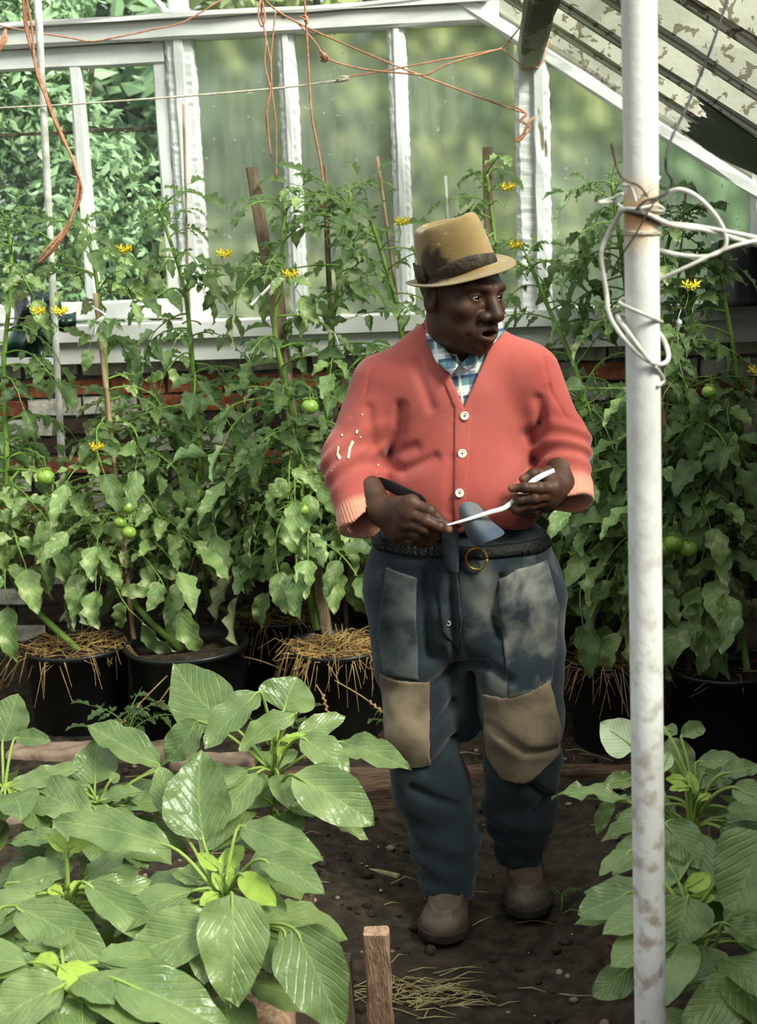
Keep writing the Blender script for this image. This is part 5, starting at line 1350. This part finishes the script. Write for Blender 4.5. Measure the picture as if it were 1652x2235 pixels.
# ---- main pole
P0, P1 = np.array([.2135, 2.05, -.01]), np.array([.1945, 2.05, 2.262])
def pole_at(z): f = (z-P0[2])/(P1[2]-P0[2]); return P0+(P1-P0)*f
o = MB().tube([P0+(P1-P0)*k/20 for k in range(21)], [.0243]*21, 40).build('support_pole', 'pole'); tagset(o, 'thick chalky white metal pole standing in the foreground', 'pole')
WC = Crop(1200, 300, 3.655)
def wpts(pts): return [at(*WC(x, y), 2.05+d) for x, y, d in pts]
B_ = -.030; K_ = .032
g_ = 'wires and cables tied to the pole'
world_tube('white_cable', wpts([(1700, 870, .03), (1450, 800, .01), (1250, 742, .0), (1000, 705, -.005), (880, 660, -.022), (720, 590, -.032), (590, 575, -.024), (540, 640, -.01), (460, 780, 0), (408, 930, 0), (430, 1110, 0), (455, 1260, 0), (470, 1400, -.01), (560, 1565, -.028), (700, 1720, -.034), (820, 1800, -.030), (900, 1808, -.012), (945, 1765, 0), (935, 1680, .012), (868, 1560, .028), (700, 1450, .036), (560, 1420, .02), (545, 1445, -.01), (600, 1520, -.028), (700, 1660, -.035), (795, 1785, -.034)]), .0034, 'cable', 'thick white cable looping loosely down the pole', 'cable', g_)
world_tube('white_cable', wpts([(700, 700, .033), (860, 690, .022), (960, 688, 0), (1150, 706, 0), (1400, 748, .0), (1560, 780, 0), (1720, 815, .02)]), .0030, 'cable', 'white cable running from the pole to the right edge', 'cable', g_)
world_tube('white_cable', wpts([(820, 520, .034), (900, 460, .02), (960, 430, .0), (1050, 416, -.01), (1160, 462, -.01), (1285, 575, -.005), (1370, 700, 0), (1408, 820, 0), (1375, 900, .0), (1250, 950, .0), (1050, 938, .01), (900, 905, .015), (840, 885, .03)]), .0030, 'cable', 'white cable bowed in a wide arc right of the pole', 'cable', g_)
world_tube('white_cable', wpts([(800, 1170, .034), (870, 1136, .02), (1100, 1030, .0), (1350, 912, 0), (1560, 842, 0), (1720, 815, .01)]), .0030, 'cable', 'white cable slanting up from behind the pole', 'cable', g_)
world_tube('white_cable', wpts([(590, 1285, .03), (556, 1312, .0), (600, 1345, -.026), (700, 1388, -.034), (820, 1440, -.030), (892, 1472, .0)]), .0028, 'cable', 'short white cable crossing the pole front', 'cable', g_)
world_tube('white_cable', wpts([(840, 1830, -.030), (880, 1880, -.012), (910, 1940, .0), (860, 1985, -.02)]), .0026, 'cable', 'white cable end hooked low on the pole', 'cable', g_)
world_tube('tie_wire', wpts([(575, 380, -.020), (600, 380, -.028), (645, 395, -.034), (668, 440, -.038), (690, 515, -.040)]), .0018, 'cable', 'pale bent wire stub on the pole front', 'wire', g_)
world_tube('tie_wire', wpts([(700, 490, -.036), (780, 430, -.036), (830, 375, -.03), (876, 316, -.01)]), .0018, 'cable', 'pale wire end sticking up right on the pole', 'wire', g_)
world_tube('tie_wire', wpts([(585, 448, -.012), (500, 485, 0), (390, 520, .0), (440, 520, 0), (525, 512, 0), (560, 548, -.01), (620, 572, -.03), (740, 560, -.038), (850, 540, -.028), (910, 578, 0), (850, 582, -.02), (760, 566, -.036)]), .0022, 'cable', 'pale wire twisted left of the pole', 'wire', g_)
world_tube('tie_wire', wpts([(490, 45, -.04), (512, 150, -.035), (535, 240, -.03), (580, 325, -.034), (700, 380, -.038), (750, 430, -.04), (780, 475, -.038)]), .0016, 'wire', 'thin wire with pale twisted tip at the pole', 'wire', g_)
world_tube('dark_wire', [at(1600, -40, 2.4), at(1550, 110, 2.3), at(1500, 230, 2.2), at(1466, 300, 2.1)]+wpts([(930, 150, 0), (928, 260, 0), (972, 345, 0), (945, 425, 0), (850, 485, -.022), (765, 505, -.036), (690, 575, -.040)]), .0022, 'wire_dark', 'dark wire hanging from the roof to the pole', 'wire', g_)
world_tube('dark_wire', wpts([(860, 490, -.026), (790, 580, -.040), (700, 745, -.040), (610, 885, -.034), (540, 990, .0), (490, 1080, .0)]), .0013, 'wire_dark', 'dark wire end trailing down the pole front', 'wire', g_)
def ring(label, zc, tilt, r, turns, rad, mat, seed):
    q = np.random.default_rng(seed); c = pole_at(zc); pts = []
    for k in range(int(turns*20)+1):
        a = k/20*2*math.pi; pts.append(c+np.array([rad*math.cos(a), rad*math.sin(a), tilt*rad*math.cos(a)+.0022*k/20+q.normal(0, .0007)]))
    return world_tube('tie_wire', pts, r, mat, label, 'wire', g_, spl=0, n=6)
zz = at(1395, 478, 2.03)[2]
ring('rusty wire wound round the pole', zz, -.38, .0016, 4, .0268, 'wire', 1)
ring('pale wire ring under the rusty winding', zz-.022, -.05, .0013, 2, .0264, 'twine_white', 2)

# ---- strings
gs_ = 'strings hung under the roof'
def twine(label, pts, r=.0032, mat='twine', spl=6): return world_tube('twine', pts, r, mat, label, 'string', gs_, 6, spl)
def bundle(label, pts, n, r, spread, mat='twine', seed=0):
    q = np.random.default_rng(seed); m = MB(); pts = np.array(pts)
    for k in range(n):
        off = q.normal(0, spread, (len(pts), 3)); off[0] *= .3; off[-1] *= .6; m.tube(pts+off, r, 6, 6)
    return tagset(m.build('twine', mat), label, 'string', gs_)
bundle('orange twine bundle looped down beside the thin white pole', [at(48, -40, 4.2), at(60, 60, 4.2), at(82, 150, 4.2), at(102, 215, 4.2), at(132, 290, 4.2), at(164, 360, 4.2), at(171, 420, 4.2), at(150, 490, 4.2), at(112, 545, 4.2), at(84, 574, 4.2)], 4, .0036, .0055, seed=1)
twine('orange twine sagging along the cross beam at upper left', [at(-20, 52, 5.2), at(60, 68, 5.15), at(150, 82, 5.1), at(200, 90, 5.1), at(260, 80, 5.1), at(330, 65, 5.12), at(390, 52, 5.15), at(440, 26, 5.2), at(500, -12, 5.25)])
bundle('orange twine scrap tied at the left end of beam', [at(-10, 120, 5.1), at(6, 92, 5.1), at(12, 65, 5.15), at(14, 90, 5.1), at(2, 110, 5.1)], 3, .003, .004, seed=2)
twine('long orange twine slanting down to the white post', [at(560, -20, 4.9), at(600, 20, 4.95), at(660, 55, 5.0), at(760, 100, 5.05), at(880, 150, 5.15), at(1000, 195, 5.22), at(1100, 232, 5.27), at(1150, 248, 5.29)])
bundle('orange twine knot and loop tied to the white post', [at(1122, 232, 5.27), at(1150, 250, 5.26), at(1140, 262, 5.26), at(1150, 280, 5.26), at(1130, 306, 5.26), at(1142, 300, 5.26), at(1152, 270, 5.26), at(1164, 256, 5.27)], 2, .0030, .004, seed=3)
twine('orange twine dipping from the knot toward the purlin', [at(650, 50, 5.0), at(690, 95, 5.0), at(706, 122, 5.0), at(740, 138, 5.0), at(800, 152, 5.03), at(880, 160, 5.06), at(930, 163, 5.08), at(970, 143, 5.1), at(1030, 124, 5.12), at(1095, 106, 5.14)], .0034)
bundle('small frayed orange knot on the dipping twine', [at(698, 112, 5.0), at(706, 122, 4.99), at(712, 130, 5.0), at(700, 128, 5.0), at(708, 120, 4.99)], 4, .0026, .006, seed=4)
bundle('pair of orange twines hanging with frayed ends', [at(572, -10, 4.8), at(568, 30, 4.8), at(582, 80, 4.8), at(584, 140, 4.8), at(592, 195, 4.8), at(588, 250, 4.8), at(594, 340, 4.8)], 2, .0028, .007, seed=5)
twine('thin orange twine hanging longest before first mullion', [at(602, 20, 4.8), at(592, 120, 4.8), at(594, 200, 4.8), at(602, 270, 4.8), at(603, 390, 4.8)], .0026)
bundle('orange loop on the hanging twine top', [at(568, 0, 4.8), at(564, 35, 4.79), at(570, 58, 4.79), at(578, 40, 4.79), at(574, 5, 4.8)], 1, .003, .001, seed=6)
twine('orange twine running down to the knotted thin stake', [at(664, -20, 4.85), at(667, 40, 4.86), at(672, 120, 4.88), at(680, 250, 4.9), at(697, 340, 4.93), at(708, 420, 4.95), at(712, 470, 4.95), at(715, 540, 4.95)], .0038)
bundle('orange knot on the thin brown stake', [at(690, 470, 4.93), at(700, 450, 4.93), at(712, 438, 4.93), at(706, 452, 4.92), at(714, 460, 4.93), at(696, 462, 4.93)], 4, .0036, .008, seed=7)
bundle('orange knot under the cross beam', [at(656, 36, 4.86), at(668, 42, 4.85), at(674, 52, 4.85), at(664, 46, 4.85)], 3, .003, .005, seed=8)
twine('white string stretched across the left windows', [at(-30, 237, 5.0), at(150, 228, 5.0), at(350, 214, 5.02), at(500, 202, 5.03), at(640, 189, 5.05), at(735, 176, 5.06)], .0034, 'twine_white')
bundle('frayed white knot joining white string and orange twine', [at(730, 178, 5.06), at(745, 173, 5.05), at(760, 166, 5.06), at(740, 178, 5.05)], 4, .0030, .006, 'twine_white', seed=9)
twine('orange twine from the white knot to the purlin', [at(755, 168, 5.06), at(820, 158, 5.08), at(900, 143, 5.1), at(980, 128, 5.12), at(1060, 113, 5.14), at(1096, 104, 5.14), at(1118, 80, 5.12), at(1136, 58, 5.08)], .0030)
twine('orange twine loop round the purlin', [at(1096, 106, 5.14), at(1120, 128, 5.12), at(1142, 146, 5.10), at(1160, 147, 5.09), at(1178, 145, 5.10), at(1190, 118, 5.12), at(1196, 90, 5.14)], .0026)
twine('orange twine tied round stem below the bamboo cane', [at(398, 706, 4.98), at(412, 700, 4.96), at(430, 702, 4.97), at(438, 708, 5.0)], .0034)

# ---- white ties on stems
gt_ = 'white strips tying stems to canes'
def tie(label, pts, wd): o = ribbon('stem_tie', pts, wd, 'tape', .0015, wv=(.3, -.2, 1)); return tagset(o, label, 'tie', gt_)
tie('long white tie strip sticking out from the leaning stake', [at(612, 606, 4.60), at(604, 612, 4.57), at(590, 625, 4.56), at(570, 646, 4.55), at(547, 668, 4.54)], [.012, .016, .014, .012, .016])
tie('white bow tied on the cane right of the pole', [at(1448, 1124, 4.28), at(1450, 1112, 4.27), at(1474, 1112, 4.26), at(1472, 1140, 4.26), at(1468, 1168, 4.26)], [.006, .007, .008, .010, .006])
tie('white strip knotted on the left cane under casement', [at(204, 672, 4.54), at(222, 682, 4.53), at(228, 690, 4.53), at(215, 705, 4.53), at(205, 735, 4.53)], [.006, .008, .010, .018, .006])
tie('white rag tie on the stem near the far right', [at(1486, 678, 4.36), at(1480, 695, 4.35), at(1482, 706, 4.35), at(1478, 726, 4.35)], [.022, .008, .020, .010])
tie('white strip hanging below the sill by the man\'s shoulder', [at(728, 724, 4.8), at(734, 740, 4.8), at(742, 768, 4.8)], [.008, .010, .008])

# ---- bucket on the sill, green sheet
t = tagset(empty('black_bucket', (.855, 5.24, 1.345)), 'black plastic bucket upside down on the sill at right', 'bucket')
MB().lathe([(.125, .0), (.128, .012), (.122, .016), (.105, .20), (.098, .215), (.085, .222), (.0, .224)], n=32).build('bucket_wall', 'black_pl', t)
MB().tube([(.125*math.cos(a), -.125*abs(math.sin(a))-.01, .02+.0*a) for a in np.linspace(math.pi, 2*math.pi, 14)], .0025, 6).build('handle', 'wire_dark', t)
def gsheet(u, v):
    x = 22+104*u+10*math.sin(v*5); y = 640+140*v
    return at(x, y, 5.17-.05*math.sin(u*math.pi)+.018*math.sin(u*17+v*5)+.015*math.sin(v*13+u*4))
o = sheet(gsheet, 14, 16, 'green_sheet', 'green_sheet'); tagset(o, 'crumpled dark green plastic sheet hung below the left casement', 'plastic sheet')
def gsheet2(u, v):
    x = 100+66*u; y = 652+18*math.sin(u*3)+26*u+(44-6*u)*v
    return at(x, y, 5.14-.04*math.sin(v*math.pi)+.012*math.sin(u*21+v*5))
s2 = sheet(gsheet2, 12, 8, 'sheet_fold', 'green_sheet', parent=o)

# ---- edging of the beds
def slab(name, lo, hi, mat, label, cat, rz=0., j=.008, seed=0):
    q = np.random.default_rng(seed); c = (np.array(lo)+np.array(hi))/2; h = (np.array(hi)-np.array(lo))/2; V = []; F = []
    nx_, ny_, nz_ = 9, 3, 2
    def f(P):
        d = bx(P, (0, 0, 0), tuple(h), min(h)*.45); return d+j*sn(P, 30, seed)+j*.5*sn(P, 75, seed+1)
    Vm, Fm = sdf_mesh(f, -h-.03, h+.03, max(.008, max(h)/60))
    o = np_obj(name, Vm, Fm, mat, None); o.location = Vector(c); o.rotation_euler = (0, 0, rz); return tagset(o, label, cat)
p = atz(190, 1650, .05); slab('stone_slab', (p[0]-.26, p[1]-.05, .0), (p[0]+.26, p[1]+.06, .085), 'stone', 'long pale stone edging slab behind the front plants', 'stone', .02, .008, 1)
p = atz(10, 1790, .05); slab('stone_slab', (p[0]-.16, p[1]-.05, .0), (p[0]+.14, p[1]+.06, .08), 'stone', 'short pale stone at the far left edge', 'stone', .05, .008, 2)
p = atz(330, 1665, .05); slab('stone_slab', (p[0]+.06, p[1]-.04, .0), (p[0]+.34, p[1]+.05, .07), 'stone', 'half hidden stone behind the leaves', 'stone', -.03, .008, 6)
p = atz(760, 1745, .04); slab('edging_log', (p[0]-.30, p[1]-.05, .0), (p[0]+.14, p[1]+.05, .10), 'wood_edge', 'old timber log edging the bed left of the man', 'log', .06, .010, 3)
p = atz(760, 1700, .04); slab('edging_plank', (p[0]-.34, p[1]-.03, .0), (p[0]+.55, p[1]+.03, .075), 'wood_edge', 'thin old plank lying behind the timber log', 'plank', .02, .006, 4)
p = atz(1290, 1700, .04); slab('edging_plank', (p[0]-.14, p[1]-.03, .0), (p[0]+.30, p[1]+.03, .08), 'wood_edge', 'dark old plank edging the right bed behind the pole', 'plank', -.04, .006, 5)
p = at(1590, 1440, 4.6); slab('stone_slab', (p[0]-.03, p[1]-.05, .05), (p[0]+.17, p[1]+.05, .42), 'stone', 'rough stone block at far right below the tomatoes', 'stone', .1, .012, 7)
p = at(1345, 1830, 2.95); slab('stone_slab', (p[0]-.02, p[1]-.05, .0), (p[0]+.14, p[1]+.10, .20), 'wood_edge', 'rough dark lump of old timber beside the pole', 'timber', .1, .012, 8)
# boards of the front bed
p = at(816, 2032, 2.64); o = MB().beam((p[0], 2.70, 0), (p[0]+.004, 2.64, p[2]), .052, .03, (0, -1, 0), .0015, 10).build('board_post', 'wood_post', smooth=False); tagset(o, 'sawn wooden post at the corner of the front bed', 'post')
p = at(655, 1925, 2.80); o = MB().beam((p[0], 2.84, 0), (p[0], 2.80, p[2]), .05, .03, (0, -1, 0), .003, 10).build('board_post', 'wood', smooth=False); tagset(o, 'grey weathered post hidden among the front leaves', 'post')
p = at(560, 2190, 2.52); slab('rotten_log', (p[0]-.10, 2.46, .0), (p[0]+.07, 2.60, p[2]), 'wood_post', 'rotten pale log at the bottom of the bed', 'log', .2, .012, 9)
o = MB().beam((-1.35, 2.70, .10), (-.34, 2.68, .11), .20, .03, (0, -1, 0), .003, 20).build('bed_board', 'wood', smooth=False); tagset(o, 'long board holding the soil of the left front bed', 'board')

# ---- litter on the path
def litter(label, name, n, seed, mat, maker, cat):
    q = np.random.default_rng(seed); m = MB()
    for k in range(n): maker(m, q)
    o = m.build(name, mat); o['kind'] = 'stuff'; o['label'] = label; o['category'] = cat; return o
def clod(m, q):
    x, y = q.uniform(-1.6, .9), q.uniform(2.5, 4.4); r = .004+.012*q.random()**3
    m.ball((x, y, gz(x, y)+r*.4), (r*q.uniform(.8, 1.4), r*q.uniform(.8, 1.4), r*.8), 6, 4)
litter('small clods and crumbs of earth on the path', 'soil_clods', 700, 1, 'soil', clod, 'soil')
def pebble(m, q):
    x, y = q.uniform(-1.2, .8), q.uniform(2.6, 4.3); r = .003+.008*q.random()**3
    m.ball((x, y, gz(x, y)+r*.4), (r*q.uniform(.8, 1.4), r*q.uniform(.8, 1.4), r*.7), 6, 4)
litter('small pale chips of stone on the path', 'stone_chips', 160, 2, 'stone', pebble, 'stone')
def stalk(m, q):
    if q.random() < .55: p = atz(q.normal(900, 60), q.normal(2170, 22), 0); x, y = p[0], p[1]
    else: x, y = q.uniform(-1.2, .6), q.uniform(2.7, 4.25)
    a = q.uniform(-.5, .5) if q.random() < .7 else q.uniform(0, 3.1); ln = q.uniform(.03, .11); z = gz(x, y)+.004
    d = np.array([math.cos(a), math.sin(a)]); e = (x+d[0]*ln, y+d[1]*ln)
    m.tube([(x, y, z), ((x+e[0])/2, (y+e[1])/2, z+.012*q.random()), (e[0], e[1], gz(*e)+.004)], [.0018, .0016, .0008], 3, 0, cap=False)
MT['dry'] = simple('dried_stalk', rgb(176, 160, 118), rgb(140, 122, 86), 30, .85)
litter('scattered dry straw stalks on the path', 'straw_litter', 190, 3, 'dry', stalk, 'straw')
p0, p1, p2, p3 = [atz(x, y, .012) for x, y in ((725, 1880), (770, 1898), (820, 1902), (872, 1914))]
MT['dry'] = simple('dried_stalk', rgb(176, 160, 118), rgb(140, 122, 86), 30, .85)
o = MB().tube([p0, p1, p2, p3], [.004, .006, .007, .009], 7, 5).tube([p1, p1+np.array([.02, -.05, .006]), p1+np.array([.06, -.07, .0])], [.004, .003, .002], 6, 4).build('dried_stalk', 'dry'); tagset(o, 'pale dried stalk lying on the path', 'stalk')

# ---- self sown weeds by the tubs
def weed(label, x, y, n, s, seed):
    q = np.random.default_rng(seed); f = np.array([x, y, gz(x, y)]); root = tagset(empty('weed_seedling', f), label, 'weed', 'self sown weeds')
    MB().tube([f, f+np.array([.005, 0, .05]), f+np.array([0, -.01, .09*s*2])], [.003, .0025, .0015], 5, 3).build('stem', 'tstem', root, off=f)
    for k in range(n): put('leaf', TL[q.integers(len(TL))], root, f+np.array([0, 0, .03+.09*s*2*k/n]), q.uniform(-3.1, 3.1), q.uniform(-.6, 0), 0, s*q.uniform(.8, 1.2), f)
p = atz(660, 1560, .03); weed('small green weed at the foot of the straw tub', p[0]-.03, 4.20, 8, .42, 1)
p = atz(985, 1505, .03); weed('small weed growing behind the man beside the tub', -.36, 4.30, 7, .4, 2)
p = atz(130, 1500, .03); weed('toothed dark green weed beside the tub at far left', -1.22, 4.24, 10, .6, 3)
p = atz(1225, 1975, .0); weed('tiny green weed on the path right of shoe', p[0], p[1], 4, .14, 4)
